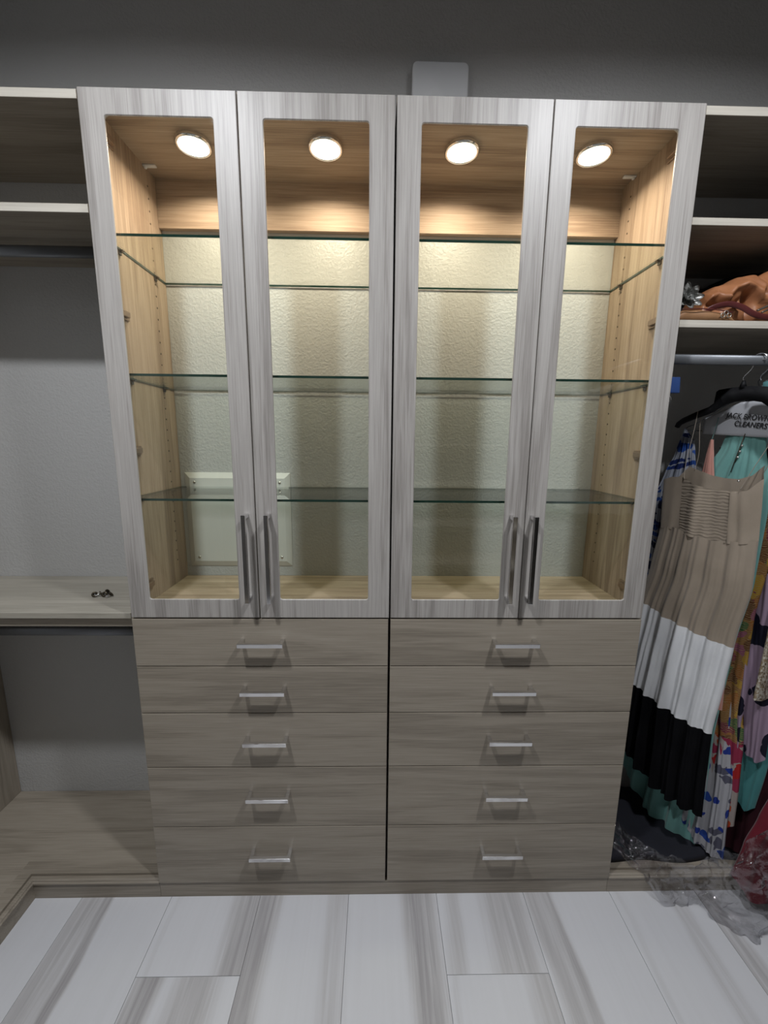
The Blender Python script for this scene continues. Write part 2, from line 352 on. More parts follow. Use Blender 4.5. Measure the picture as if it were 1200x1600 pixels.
def ring_door(bm, x0, x1, z0, z1, ox0, ox1, oz0, oz1, y0, y1, r=.006):
    """slab with a rectangular, round-cornered opening, chamfered rims"""
    def inner(ins, y, rr):
        out = []
        for cx, cz, a0 in ((ox1-rr, oz1-rr, 0), (ox0+rr, oz1-rr, 90), (ox0+rr, oz0+rr, 180), (ox1-rr, oz0+rr, 270)):
            for k in range(5):
                a = math.radians(a0+k*22.5)
                out.append(bm.verts.new((cx+(rr+ins)*math.cos(a), y, cz+(rr+ins)*math.sin(a))))
        return out
    def outer(ins, y):
        out = []
        for cx, cz, a0 in ((x1, z1, 0), (x0, z1, 90), (x0, z0, 180), (x1, z0, 270)):
            sx = -ins if cx == x1 else ins; sz = -ins if cz == z1 else ins
            v = bm.verts.new((cx+sx, y, cz+sz)); out += [v]*5
        return out
    e = .0012
    loops = [outer(0, y1), outer(0, y0+e), outer(e, y0), inner(.0012, y0, r), inner(0, y0+.0012, r), inner(0, y0+.0040, r), inner(.011, y0+.0040, r), inner(.011, y1, r)]
    loops.append(loops[0])
    n = 20
    for A, B in zip(loops, loops[1:]):
        for k in range(n):
            q = [A[k], A[(k+1) % n], B[(k+1) % n], B[k]]; u = []
            for v in q:
                if v not in u: u.append(v)
            if len(u) >= 3: bm.faces.new(u)

def bar_handle(parent, c, length, vertical):
    """square bar pull on two square posts"""
    bm = bmesh.new(); x, z = c; h = length/2; w_ = .0055
    if vertical:
        box(bm, x-w_, x+w_, -.034, -.024, z-h, z+h, .0009)
        for s in (-1, 1): box(bm, x-w_+.0006, x+w_-.0006, -.0245, Y0, z+s*(h-.0055)-.005, z+s*(h-.0055)+.005, .0006)
    else:
        box(bm, x-h, x+h, -.034, -.024, z-w_, z+w_, .0009)
        for s in (-1, 1): box(bm, x+s*(h-.0055)-.005, x+s*(h-.0055)+.005, -.0245, Y0, z-w_+.0006, z+w_-.0006, .0006)
    return obj('handle', bm, chrome, parent, origin=(x, -.012, z))

def hinge(parent, x, z, s):
    """cup hinge arm: plate on the side panel, arm reaching to the door"""
    bm = bmesh.new()
    box(bm, min(x, x+s*.004), max(x, x+s*.004), .050, .106, z-.012, z+.012, .001)
    box(bm, min(x+s*.004, x+s*.013), max(x+s*.004, x+s*.013), .0200, .096, z-.007, z+.007, .0015)
    cyl(bm, (x+s*.013, .045, z), (x+s*.0150, .045, z), .003, seg=10)
    return obj('hinge', bm, hinge_m, parent, origin=(x, .03, z))

shelf_z = [1.858, 1.545, 1.234]
side = [('left', -1), ('right', 1)]
for ci in range(2):
    xa, xb = ((-.704, -.0018), (.0018, .704))[ci]
    xi0, xi1 = ((-.6875, -.0185), (.0185, .6885))[ci]
    cab = thing('display_cabinet', ('left tall laminate cabinet with two glass doors over five drawers, beside the empty counter bay',
                                    'right tall laminate cabinet with two glass doors over five drawers, beside the hanging dresses')[ci], 'cabinet', ((xa+xb)/2, .16, 0), 'pair of glass door cabinets')
    for (p, q) in ((xa, xi0), (xi1, xb)):
        outer_side = abs(p) > .5 or abs(q) > .5
        m = [wood_in_z, wood_z2]
        bm = bmesh.new(); fs = box(bm, p, q, YC, YB-.001, .0685 if outer_side else .053, 2.146)
        # outside face and front edge of the outer panels carry the grey laminate tone
        for f in bm.faces:
            c = f.calc_center_median()
            if (outer_side and abs(c.x) > .70) or c.y < YC+.001 or c.z < ZD: f.material_index = 1
        obj('side_panel', bm, m, cab, origin=((p+q)/2, .17, 1.1))
    boxo('top_panel', (xi0, xi1, YC, YB-.001, 2.1325, 2.146), wood_in_x, cab, 0)
    boxo('bottom_panel', (xi0, xi1, YC, YB-.001, .9065, .9255), wood_in_x, cab, 0)
    boxo('base_panel', (xi0, xi1, YC, YB-.001, .052, .070), wood_x, cab, 0)
    boxo('valance', (xi0, xi1, .304, YB-.001, 2.0035, 2.1325), wood_in_x, cab, .0008)
    # shelf pin holes, two rows on each side panel
    bm = bmesh.new()
    for xs, s in ((xi0, 1), (xi1, -1)):
        for yy in (.258,):
            z = 1.0
            while z < 2.1:
                cyl(bm, (xs+s*.0001, yy, z), (xs+s*.0006, yy, z), .0025, seg=8); z += .032
    tag(obj('pin_holes', bm, hole_mat, cab), 'rows of small dark shelf pin holes', kind='stuff')
    # doors
    for k in range(2):
        di = ci*2+k; x0, x1 = doors_x[di]; ox0, ox1 = open_x[di]
        bm = bmesh.new(); ring_door(bm, x0, x1, ZD+.0015, ZT, ox0, ox1, ZO0, ZO1, Y0, DTH)
        d = obj('door', bm, wood_door, cab, origin=((x0+x1)/2, .01, 1.52))
        dl = d
        def sub(o):      # reparent under the door keeping place
            o.parent = dl; o.location = Vector(o.location)-Vector(dl.location)-Vector(cab.location)
            return o
        bm = bmesh.new(); box(bm, ox0-.009, ox1+.009, .0042, .0077, ZO0-.009, ZO1+.009)
        sub(obj('glass_pane', bm, glass_pane_m, None, origin=((ox0+ox1)/2, .014, 1.52)))
        hx = (-.371, -.3145, .3140, .3680)[di]
        sub(bar_handle(None, (hx, 1.0855), .233, True))
        for hz in (.980, 1.357, 1.700, 2.090):
            xs, s = (xi0, 1) if k == 0 else (xi1, -1)
            if (ci == 0) == (k == 0) : sub(hinge(None, xs, hz, s))
    # drawers
    for (z0, z1), hz in zip(drawer_z, (.851, .710, .555, .375, .1755)):
        x0, x1 = ((-.6915, -.0040), (.0024, .6920))[ci]
        d = boxo('drawer', (x0, x1, Y0, DTH, z0, z1), wood_x, cab, .0014)
        h = bar_handle(None, ((-.344, .3425)[ci], hz), .1205, False)
        h.parent = d; h.location = Vector(h.location)-Vector(d.location)-Vector(cab.location)
    boxo('drawer_carcass', (xi0+.01, xi1-.01, .022, .25, .075, .900), gap_mat, cab, 0)  # near-black box that shows through the gaps between drawer fronts
    # shelf clips
    # glass shelves
    for si, sz in enumerate(shelf_z):
        bm = bmesh.new(); g = .0015
        box(bm, xi0+g, xi1-g, .0225, .318, sz-.005, sz+.001)
        for f in bm.faces:
            n = f.normal if f.normal.length else Vector((0, 0, 0)); f.normal_update()
            f.material_index = 0 if abs(f.normal.z) > .5 else 1
        o = obj('glass_shelf', bm, [glass_shelf_m, glass_edge_m], None, origin=((xi0+xi1)/2, .17, sz))
        tag(o, ('top', 'middle', 'lowest')[si]+' clear glass shelf with green edge in the '+('left', 'right')[ci]+' cabinet', 'shelf', 'glass shelves in the cabinets')
        bm = bmesh.new()
        for xs, s in ((xi0, 1), (xi1, -1)):
            for yy in (.093, .258):
                cb_ = bmesh.new()
                box(cb_, min(xs, xs+s*.004), max(xs, xs+s*.004), yy-.006, yy+.006, sz-.016, sz-.003, .0008)
                box(cb_, min(xs, xs+s*.013), max(xs, xs+s*.013), yy-.005, yy+.005, sz-.0085, sz-.0052, .0008)
                obj('shelf_clip', cb_, dark_metal, cab, origin=(xs, yy, sz-.01))
        bm.free()
    # puck lights
    for px in ((-.51, -.174), (.177, .522))[ci]:
        pl = thing('puck_light', None, 'light', (px, .155, 2.1325), 'cabinet puck lights')
        pl['label'] = {-.51: 'glowing round puck light furthest left, inside the outer left glass door', -.174: 'glowing round puck light behind the second glass door from the left',
                       .177: 'glowing round puck light behind the third glass door from the left', .522: 'glowing round puck light furthest right, behind the outer right glass door'}[px]
        bm = bmesh.new(); lathe(bm, [(.0375, -.010), (.040, -.0115), (.0435, -.0105), (.045, -.006), (.045, 0)], (px, .155, 2.1325))
        obj('trim_ring', bm, chrome, pl, True, (px, .155, 2.1325))
        bm = bmesh.new(); rr = lathe(bm, [(.0378, -.009), (.030, -.0105), (.0005, -.011)], (px, .155, 2.1325)); bm.faces.new(rr[-1])
        obj('lens', bm, puck_emit, pl, True, (px, .155, 2.1325))
        ld = bpy.data.lights.new('puck_lamp', 'AREA'); ld.shape = 'DISK'; ld.size = .07; ld.spread = math.radians(155); ld.energy = PUCK_POWER; ld.color = PUCK_COL
        lo = bpy.data.objects.new('puck_lamp', ld); C.objects.link(lo); lo.parent = pl; lo.location = (0, 0, -.0125)
    # small plastic cable clip on the case ceiling, near the outer corner
    xs, s = ((xi0, 1), (xi1, -1))[ci]
    bm = bmesh.new(); box(bm, min(xs, xs+s*.035), max(xs, xs+s*.035), .238, .250, 2.1275, 2.1325, .002)
    cyl(bm, (xs+s*.006, .244, 2.1275), (xs+s*.006, .244, 2.1235), .004, seg=10)
    obj('cable_clip', bm, white_plastic, cab, True, (xs, .218, 2.13))

# ------------------------------------------------------------------ access plate on the wall, seen through the left glass doors
pl = thing('access_plate', 'cream wall cover with a screw at each corner, behind the left glass doors', 'wall plate', (-.5, YB, 1.12))
bm = bmesh.new()
x0, x1, z0, z1 = -.674, -.326, .961, 1.281
def rect(ins, y): return [bm.verts.new(p) for p in ((x0+ins, y, z0+ins), (x1-ins, y, z0+ins), (x1-ins, y, z1-ins), (x0+ins, y, z1-ins))]
Ls = [rect(0, YB), rect(0, YB-.002), rect(.018, YB-.009), rect(.021, YB-.009)]
for A, B in zip(Ls, Ls[1:]):
    for k in range(4): bm.faces.new((A[k], A[(k+1) % 4], B[(k+1) % 4], B[k]))
bm.faces.new(Ls[-1])
obj('plate', bm, plate_mat, pl, origin=(-.5, YB, 1.12))
for sx in (x0+.034, x1-.034):
    for sz in (z0+.032, z1-.032):
        bm = bmesh.new(); lathe(bm, [(.0045, 0), (.0040, .0015), (.0020, .0024), (.0002, .0026)], seg=14)
        bmesh.ops.rotate(bm, verts=bm.verts, cent=(0, 0, 0), matrix=Matrix.Rotation(PI/2, 3, 'X')); bmesh.ops.translate(bm, verts=bm.verts, vec=(sx, YB-.009, sz))
        obj('screw', bm, nickel, pl, True, (sx, YB-.01, sz))

# ------------------------------------------------------------------ white box on the wall above the cabinets
bm = bmesh.new()
def rr_prism(bm, x0, x1, z0, z1, y0, y1, r, seg=6, e=.003):
    rings = []
    for y, ins in ((y1, 0), (y0+e, 0), (y0, e)):
        ring = []
        for cx, cz, a0 in ((x1-r, z1-r, 0), (x0+r, z1-r, 90), (x0+r, z0+r, 180), (x1-r, z0+r, 270)):
            for k in range(seg+1):
                a = math.radians(a0+90*k/seg); ring.append(bm.verts.new((cx+(r-ins)*math.cos(a), y, cz+(r-ins)*math.sin(a))))
        rings.append(ring)
    n = len(rings[0])
    for A, B in zip(rings, rings[1:]):
        for k in range(n): bm.faces.new((A[k], A[(k+1) % n], B[(k+1) % n], B[k]))
    bm.faces.new(rings[0][::-1]); bm.faces.new(rings[-1])
rr_prism(bm, .055, .213, 2.276, 2.434, YB-.030, YB, .014)
tag(obj('wall_box', bm, white_plastic, None, True, (.134, YB, 2.355)), 'white rounded plastic box on the wall above the cabinets', 'box')

# ------------------------------------------------------------------ bays: shelves, counter, rods, benches
def shelf(name, x0, x1, z0, z1, label, cat='shelf', mat=None, group=None):
    bm = bmesh.new(); box(bm, x0, x1, .0185, YB-.001, z0, z1)
    for f in bm.faces:
        f.normal_update()
        if f.normal.y < -.5: f.material_index = 1
    bmesh.ops.bevel(bm, geom=[e for e in bm.edges if all(v.co.y < .02 for v in e.verts)], offset=.0008, segments=1, affect='EDGES')
    return tag(obj(name, bm, [mat or wood_x, wood_edge], None, origin=((x0+x1)/2, .17, (z0+z1)/2)), label, cat, group)
LX0, LX1, RX0, RX1 = -1.378, -.7045, .7045, XR-.001
shelf('closet_shelf', LX0, LX1, 2.125, 2.144, 'topmost laminate shelf of the left bay, level with the cabinet top')
shelf('closet_shelf', LX0, LX1, 1.8985, 1.9175, 'laminate shelf of the left bay just above its upper rod')
shelf('closet_shelf', RX0, RX1, 2.125, 2.144, 'topmost laminate shelf of the right bay, level with the cabinet top')
shelf('closet_shelf', RX0, RX1, 1.8990, 1.9160, 'laminate shelf of the right bay above the brown leather bag')
shelf('closet_shelf', RX0, RX1, 1.6710, 1.6890, 'laminate shelf of the right bay carrying the brown leather bag')
ct = thing('counter', 'laminate counter of the left bay with a dark strip under its front edge', 'counter', (-1.04, .17, .91))
bm = bmesh.new(); box(bm, LX0, LX1, .0185, YB-.001, .9045, .9205, .001); obj('counter_top', bm, wood_top, ct, origin=(-1.04, .17, .912))
boxo('apron', (LX0, LX1, .030, .046, .877, .9043), wood_x, ct, .0008)
def rod(x0, x1, y, z, hz, label):
    t = thing('closet_rod', label, 'rod', ((x0+x1)/2, y, z))
    bm = bmesh.new(); n = 24
    prof = [(.0075*math.cos(2*PI*k/n), hz*(abs(math.sin(2*PI*k/n))**.6)*(1 if math.sin(2*PI*k/n) >= 0 else -1)) for k in range(n)]
    A = [bm.verts.new((x0, y+a, z+b_)) for a, b_ in prof]; B = [bm.verts.new((x1, y+a, z+b_)) for a, b_ in prof]
    for k in range(n): bm.faces.new((A[k], A[(k+1) % n], B[(k+1) % n], B[k]))
    bm.faces.new(A[::-1]); bm.faces.new(B)
    obj('tube', bm, rod_metal, t, True, ((x0+x1)/2, y, z))
    for xs, s in ((x0, 1), (x1, -1)):
        bm = bmesh.new(); box(bm, min(xs-s*.001, xs+s*.008), max(xs-s*.001, xs+s*.008), y-.012, y+.012, z-.02, z+.02, .002)
        obj('bracket', bm, chrome, t, origin=(xs, y, z))
rod(LX0+.001, LX1-.001, .136, 1.8640, .014, 'flat oval metal rod under the upper shelf of the left bay, empty')
rod(LX0+.001, LX1-.001, .136, .8100, .014, 'flat oval metal rod under the counter of the left bay, empty')
rod(RX0+.001, RX1-.001, .0520, 1.6030, .0125, 'flat oval metal rod of the right bay holding the dress hangers')
structure(boxo('trim_1', (LX0-.019, LX0, -.02, YB-.001, .0675, 2.144), wood_z2, None, .0008), 'laminate end panel standing at the far left end of the left bay')

def bench(name, path_pts, back, label):
    t = thing(name, label, 'bench', (path_pts[0][0], path_pts[0][1], 0))
    return t
# profile across the front edge (distance back from the face, height): face, ledges, groove, top
PROF = [(.0045, 0.0), (.0045, .0500), (.0010, .0520), (.0010, .0560), (.0055, .0590), (.0055, .0610), (.0105, .0635), (.0165, .0640), (.0170, .0595), (.0215, .0595), (.0225, .0670), (.060, .0670)]
def edge_run(name, pts, parent, mat, closed_back=None):
    """sweep PROF along a polyline of the bench face in plan; 'back' is to the left of travel"""
    bm = bmesh.new(); rows = []
    for i, p in enumerate(pts):
        p = Vector((*p, 0))
        d0 = (Vector((*pts[i], 0))-Vector((*pts[i-1], 0))).normalized() if i else None
        d1 = (Vector((*pts[i+1], 0))-Vector((*pts[i], 0))).normalized() if i < len(pts)-1 else None
        n0 = Vector((-d0.y, d0.x, 0)) if d0 is not None else None; n1 = Vector((-d1.y, d1.x, 0)) if d1 is not None else None
        if n0 is None: nn = n1
        elif n1 is None: nn = n0
        else: nn = (n0+n1)/(1+n0.dot(n1))
        rows.append([bm.verts.new(p+nn*a+Vector((0, 0, z))) for a, z in PROF])
    for A, B in zip(rows, rows[1:]):
        for k in range(len(PROF)-1): bm.faces.new((A[k], B[k], B[k+1], A[k+1]))
    for A in (rows[0], rows[-1]): bm.faces.new(A+[bm.verts.new(A[-1].co-Vector((0, 0, .067)))])
    return obj(name, bm, mat, parent, origin=parent.location)
b1 = thing('bench', 'low L-shaped laminate bench turning along the left wall, with a grooved front edge', 'bench', (-1.07, 0, 0))
edge_run('front_edge', [(-1.069, -2.30), (-1.069, 0.0), (LX1+.012, 0.0)], b1, wood_x)
bm = bmesh.new(); box(bm, XL, -1.129, -2.30, YB-.001, .004, .067); box(bm, -1.129, LX1+.0005, .060, YB-.001, .004, .067)
obj('bench_top', bm, wood_x, b1, origin=b1.location)
b2 = thing('bench', 'low laminate bench of the right bay under the hanging dresses', 'bench', (.75, 0, 0))
edge_run('front_edge', [(RX0-.012, 0.0), (RX1, 0.0)], b2, wood_x)
bm = bmesh.new(); box(bm, RX0, RX1, .060, YB-.001, .004, .067); obj('bench_top', bm, wood_x, b2, origin=b2.location)
# kick board under the drawers
structure(boxo('baseboard_cabinet', (LX1+.0125, RX0-.0125, .0045, .0180, 0, .0515), wood_x, None, .0008), 'laminate kick board under the drawers')

# ------------------------------------------------------------------ loose shelf pins on the counter
pinm = plain('antique_bronze_pin', (.10, .085, .06), .3, .9)
labs = {0: 'leftmost small bronze shelf pin of the little heap on the counter', 1: 'small bronze shelf pin second from the left in the little heap on the counter', 2: 'uppermost small bronze shelf pin lying across the little heap on the counter',
        3: 'small bronze shelf pin at the middle of the little heap on the counter', 4: 'rightmost small bronze shelf pin of the little heap on the counter'}
for i, (dx, dy, rz) in enumerate([(-.022, -.004, .5), (-.008, .003, 2.2), (.002, .016, 1.4), (.007, -.003, .2), (.023, .000, 2.7)]):
    cx, cy, cz = -.856+dx, .137+dy, .9206
    t = thing('shelf_pin', labs[i], 'hardware', (cx, cy, cz), 'loose shelf pins on the counter')
    bm = bmesh.new(); lathe(bm, [(.0032, -.0014), (.0080, -.0010), (.0086, .0014), (.0060, .0022), (.0032, .0014)], seg=14)
    bmesh.ops.rotate(bm, verts=bm.verts, cent=(0, 0, 0), matrix=Matrix.Rotation(1.15, 3, 'X')); bmesh.ops.translate(bm, verts=bm.verts, vec=(0, 0, .0078))
    bmesh.ops.rotate(bm, verts=bm.verts, cent=(0, 0, 0), matrix=Matrix.Rotation(rz, 3, 'Z')); bmesh.ops.translate(bm, verts=bm.verts, vec=(cx, cy, cz))
    obj('collar', bm, pinm, t, True, (cx, cy, cz))
    bm = bmesh.new(); dvec = Vector((math.cos(rz+1.57), math.sin(rz+1.57), -.25)); p = Vector((cx, cy, cz+.0078)); cyl(bm, p, p+dvec*.015, .0032, .0026, 10)
    obj('peg', bm, chrome, t, True, (cx, cy, cz))

# ------------------------------------------------------------------ hanging clothes
class Plane:
    """vertical plane through a point of the rod; s runs along the hanger, o pushes away from the room"""
    def __init__(s_, hx, hy, d, off=0):
        s_.o = Vector((hx, hy)); s_.d = Vector(d).normalized(); s_.n = Vector((-s_.d.y, s_.d.x)) ; s_.off = off
    def P(s_, s, z, o=0):
        v = s_.o+s_.d*s+s_.n*(o+s_.off); return Vector((v.x, v.y, z))
D0 = (.466, -.885)
def pl0(off): return Plane(.95, .05, D0, off)
def interp(rows, z):
    rows = sorted(rows, reverse=True)
    if z >= rows[0][0]: return rows[0][1:]
    for a, b_ in zip(rows, rows[1:]):
        if z >= b_[0]:
            t = (a[0]-z)/(a[0]-b_[0]); t = t*t*(3-2*t)*.5+t*.5
            return tuple(p+(q-p)*t for p, q in zip(a[1:], b_[1:]))
    return rows[-1][1:]
def curve(c, u):
    if not isinstance(c, (list, tuple)): return c
    k = u*(len(c)-1); i = min(int(k), len(c)-2); t = k-i; t = t*t*(3-2*t)*.4+t*.6
    return c[i]+(c[i+1]-c[i])*t
def cloth(name, P, rows, zt, zb, mat, parent=None, thick=.02, folds=(5, .004, .016), seed=0, nu=72, nv=44, back=True, oz=None, hem=.004, ridge=0, zref=None, origin=None, ztb=None, ur=(0, 1)):
    """closed cloth tube: front sheet and back sheet between outline rows (z, sL, sR); folds=(count, amp top, amp bottom)"""
    rnd = random.Random(seed); ph = [rnd.uniform(0, 6.28) for _ in range(6)]
    n, a0, a1 = folds; bm = bmesh.new(); zr = zref or (max(zt) if isinstance(zt, (list, tuple)) else zt, min(zb) if isinstance(zb, (list, tuple)) else zb)
    def F(u, z, k):
        g = min(1, max(0, (zr[0]-z)/(zr[0]-zr[1]+1e-6))); A = a0+(a1-a0)*g
        w_ = math.sin(PI*min(1, max(0, u)))**.4
        uu = u+.03*math.sin(5*u+ph[3]+g*1.4)
        f = math.sin(2*PI*n*uu+ph[0]+k)+.45*math.sin(2*PI*n*1.73*uu+ph[1]+g*1.2)+.3*math.sin(2*PI*n*2.9*uu+ph[2])
        f += 1.1*noise.noise(Vector((uu*n*1.1, z*5, ph[5])))+.5*noise.noise(Vector((uu*n*3, z*9, ph[4])))
        f = math.copysign(abs(f)**.8, f)
        return A*f*w_
    def sheet(sgn, ztc):
        G = []
        for j in range(nv+1):
            v = j/nv; row = []
            for i in range(nu+1):
                u = ur[0]+(ur[1]-ur[0])*i/nu; z1, z0 = curve(ztc, u), curve(zb, u)+hem*math.sin(2*PI*n*u+ph[4])
                z = z1+(z0-z1)*v; sL, sR = interp(rows, z)
                o = sgn*thick*math.sin(PI*u)**.5
                o -= F(u, z, 0 if sgn < 0 else 2.)*(1 if sgn < 0 else .5)
                if ridge: o += sgn*ridge*math.sin(z*2*PI/.0085+2.5*math.sin(u*9+ph[5]))
                if oz: o += oz(z)
                row.append(bm.verts.new(P.P(sL+(sR-sL)*u, z, o)))
            G.append(row)
        for A, B in zip(G, G[1:]):
            for i in range(nu): bm.faces.new((A[i], A[i+1], B[i+1], B[i]))
        return G
    sheet(-1, zt)
    if back: sheet(1, ztb or zt)
    bmesh.ops.remove_doubles(bm, verts=bm.verts, dist=.0004)
    return obj(name, bm, mat, parent, True, origin or (parent.location if parent is not None else None))
def strap(name, P, pts, r, mat, parent, ry=.0008, seg=8):
    bm = bmesh.new(); tube(bm, spline([P.P(*p) for p in pts], 8), r, seg, ry); return obj(name, bm, mat, parent, True, parent.location)

beige = fabric('beige_linen', (.31, .255, .197), (.25, .205, .155), rough=.6, sheen=.3, spec=.35)
beige_sh = shirred('beige_shirred_linen', (.29, .24, .185))
white_c = fabric('white_cotton', (.68, .69, .70), (.62, .63, .645), rough=.7)
black_c = fabric('black_cotton', (.006, .006, .007), (.004, .004, .005), sheen=0, spec=.05)
mint = fabric('mint_chiffon', (.17, .36, .33), (.13, .30, .28), rough=.7)
pink = fabric('salmon_lining', (.55, .27, .22))
blue_m = print_fabric('blue_brushstroke_print', (.26, .28, .33), [(.008, .02, .10), (.012, .05, .22), (.01, .015, .05), (.03, .08, .3)], (22, 22, 60), .10, .52)
pais = print_fabric('orange_paisley_print', (.20, .10, .03), [(.14, .02, .04), (.24, .09, .02), (.20, .05, .11), (.03, .09, .03), (.32, .19, .02), (.10, .04, .015)], (34, 34, 22), .09, .60, second=((.28, .20, .10), 60, .88))  # right-hand garment colours, lowered for the shadow they hang in
redfl = print_fabric('red_floral_print', (.28, .24, .22), [(.30, .012, .012), (.22, .02, .05), (.32, .05, .012)], (22, 22, 17), .09, .58)
butter = print_fabric('lilac_butterfly_print', (.25, .185, .245), [(.004, .004, .014)], (13, 13, 11), .07, .44)
sequin = print_fabric('gold_sequin_cloth', (.34, .30, .24), [(.16, .12, .08), (.45, .42, .36), (.25, .19, .12)], (160, 160, 160), .01, .6, rough=.35)
turq = fabric('turquoise_satin', (.05, .20, .20), (.035, .16, .165), rough=.5)
bw = print_fabric('white_blue_scroll_print', (.32, .32, .34), [(.012, .03, .20), (.015, .05, .24), (.08, .08, .11)], (20, 20, 24), .10, .42)
redc = fabric('dark_red_cloth', (.16, .008, .02), (.11, .006, .015), rough=.8)

def hook(P, s, z0, mat, parent, lean=0, name='hook'):
    """wire hook over the rod: shank from the hanger neck up to the rod, arc over its top"""
    pts = [P.P(s-.008, z0), P.P(s-.010, z0+.012), P.P(s+.004, z0+.030), P.P(s+.010, z0+.048)]
    top = 1.6155; c = P.P(0, top-.012)
    for a in (0, 35, 70, 105, 140, 175, 205):
        ar = math.radians(a); pts.append(P.P(.014*math.cos(ar), top-.010+.0150*math.sin(ar)))
    bm = bmesh.new(); tube(bm, spline(pts, 5), .0014, 8); return obj(name, bm, mat, parent, True, parent.location)

def plate_hanger(P, prof, thick, mat, parent, name='body'):
    """flat hanger body from an outline polygon in (s,z), extruded with thickness"""
    bm = bmesh.new(); top, bot = prof
    n = len(top)
    for sgn in (-1, 1):
        pass
    A = [[bm.verts.new(P.P(s, z, sg*thick*k)) for (s, z) in L] for L in (top, bot) for sg, k in ((-1, 1), (1, 1))]
    tf, tb_, bf, bb = A[0], A[1], A[2], A[3]
    for i in range(n-1):
        bm.faces.new((tf[i], tf[i+1], bf[i+1], bf[i])); bm.faces.new((tb_[i], bb[i], bb[i+1], tb_[i+1]))
        bm.faces.new((tf[i], tb_[i], tb_[i+1], tf[i+1])); bm.faces.new((bf[i], bf[i+1], bb[i+1], bb[i]))
    bm.faces.new((tf[0], bf[0], bb[0], tb_[0])); bm.faces.new((tf[-1], tb_[-1], bb[-1], bf[-1]))
    return obj(name, bm, mat, parent, True, parent.location)

# black hanger, front-most
P = pl0(0)
hg = thing('clothes_hanger', 'broad black plastic hanger with chrome hook carrying the beige, white and black tiered dress', 'hanger', P.P(0, 1.5))
top = [(-.176, 1.440), (-.172, 1.452), (-.158, 1.464), (-.125, 1.480), (-.095, 1.492), (-.084, 1.502), (-.082, 1.532), (-.076, 1.537), (-.045, 1.540), (-.005, 1.540), (.028, 1.534), (.036, 1.530), (.040, 1.502), (.05, 1.492), (.085, 1.478), (.115, 1.460), (.126, 1.440)]
bot = [(-.168, 1.436), (-.163, 1.445), (-.150, 1.452), (-.118, 1.465), (-.098, 1.472), (-.084, 1.479), (-.074, 1.487), (-.060, 1.495), (-.040, 1.502), (-.010, 1.504), (.020, 1.496), (.030, 1.488), (.040, 1.479), (.052, 1.474), (.080, 1.463), (.108, 1.450), (.118, 1.436)]
plate_hanger(P, (top, bot), .006, black_plastic, hg)
bm = bmesh.new(); cyl(bm, P.P(-.026, 1.536), P.P(-.026, 1.556), .009, .0035, 12); obj('collar', bm, black_plastic, hg, True, hg.location)
hook(P, -.018, 1.553, chrome, hg)

# beige / white / black dress
dr = thing('tiered_dress', 'strappy dress of beige shirred bodice, beige skirt, white band and black hem, nearest the cabinet', 'dress', P.P(-.06, 1.3))
rows = [(1.32, -.190, .046), (1.29, -.190, .050), (1.20, -.186, .056), (1.13, -.182, .060), (1.00, -.196, .064), (.85, -.222, .048), (.70, -.236, .040), (.55, -.246, .030), (.40, -.250, .034), (.24, -.252, .040)]
ZREF = (1.13, .25)
BT = [1.279, 1.290, 1.291, 1.273, 1.265, 1.262, 1.262, 1.266, 1.300]; BB = [1.128, 1.130, 1.118, 1.112, 1.118, 1.128]
kw = dict(parent=dr, thick=.020, seed=3, nv=40, hem=0)
cloth('side_panel', P, rows, BT, BB, beige, folds=(2.5, .001, .003), nu=24, ur=(0, .24), back=False, **kw)
cloth('shirred_panel', P, rows, BT, BB, beige_sh, folds=(2.5, .002, .004), nu=60, ur=(.24, .74), back=False, ridge=.0004, **kw)
o = cloth('side_panel', P, rows, BT, BB, beige, folds=(3.5, .004, .006), nu=30, ur=(.74, 1), back=False, **kw)
cloth('back_panel', P, rows, [1.255, 1.285, 1.322, 1.310, 1.299, 1.294, 1.294, 1.305, 1.335], 1.10, beige, dr, -.019, (2.5, .001, .002), 8, 60, 20, False, hem=0)
cloth('skirt', P, rows, [1.135, 1.137, 1.125, 1.119, 1.125, 1.135], [.872, .862, .846, .836, .828, .822], beige, dr, .0225, (7, .0022, .013), 5, 120, 40, True, hem=.002, zref=ZREF)
cloth('white_tier', P, rows, [.874, .864, .848, .838, .830, .824], [.590, .578, .562, .548, .540, .538], white_c, dr, .0228, (7, .0022, .013), 5, 120, 34, True, hem=.002, zref=ZREF)['label'] = 'white gathered band of the skirt'
cloth('black_tier', P, rows, [.592, .580, .564, .550, .542, .540], [.345, .32, .285, .262, .258, .262], black_c, dr, .0230, (7, .0022, .013), 5, 120, 34, True, hem=.004, zref=ZREF)['label'] = 'black gathered bottom band of the skirt'
strap('strap', P, [(-.119, 1.482, -.008), (-.122, 1.43, -.008), (-.128, 1.38, -.006), (-.130, 1.32, -.012), (-.126, 1.285, -.018)], .0032, beige, dr)
strap('strap', P, [(-.117, 1.482, .008), (-.116, 1.43, .010), (-.112, 1.36, .016), (-.118, 1.31, .018)], .0028, beige, dr)
strap('strap', P, [(.075, 1.470, -.008), (.055, 1.40, -.010), (.030, 1.33, -.014), (.010, 1.268, -.020)], .0032, beige, dr)
strap('strap', P, [(.077, 1.470, .008), (.066, 1.40, .010), (.046, 1.33, .016), (.030, 1.29, .018)], .0028, beige, dr)
bm = bmesh.new(); lathe(bm, [(.0001, -.003), (.0026, -.0022), (.0032, 0), (.0026, .0022), (.0001, .003)], P.P(.006, 1.292, -.026), 14); obj('button', bm, nickel, dr, True, dr.location)

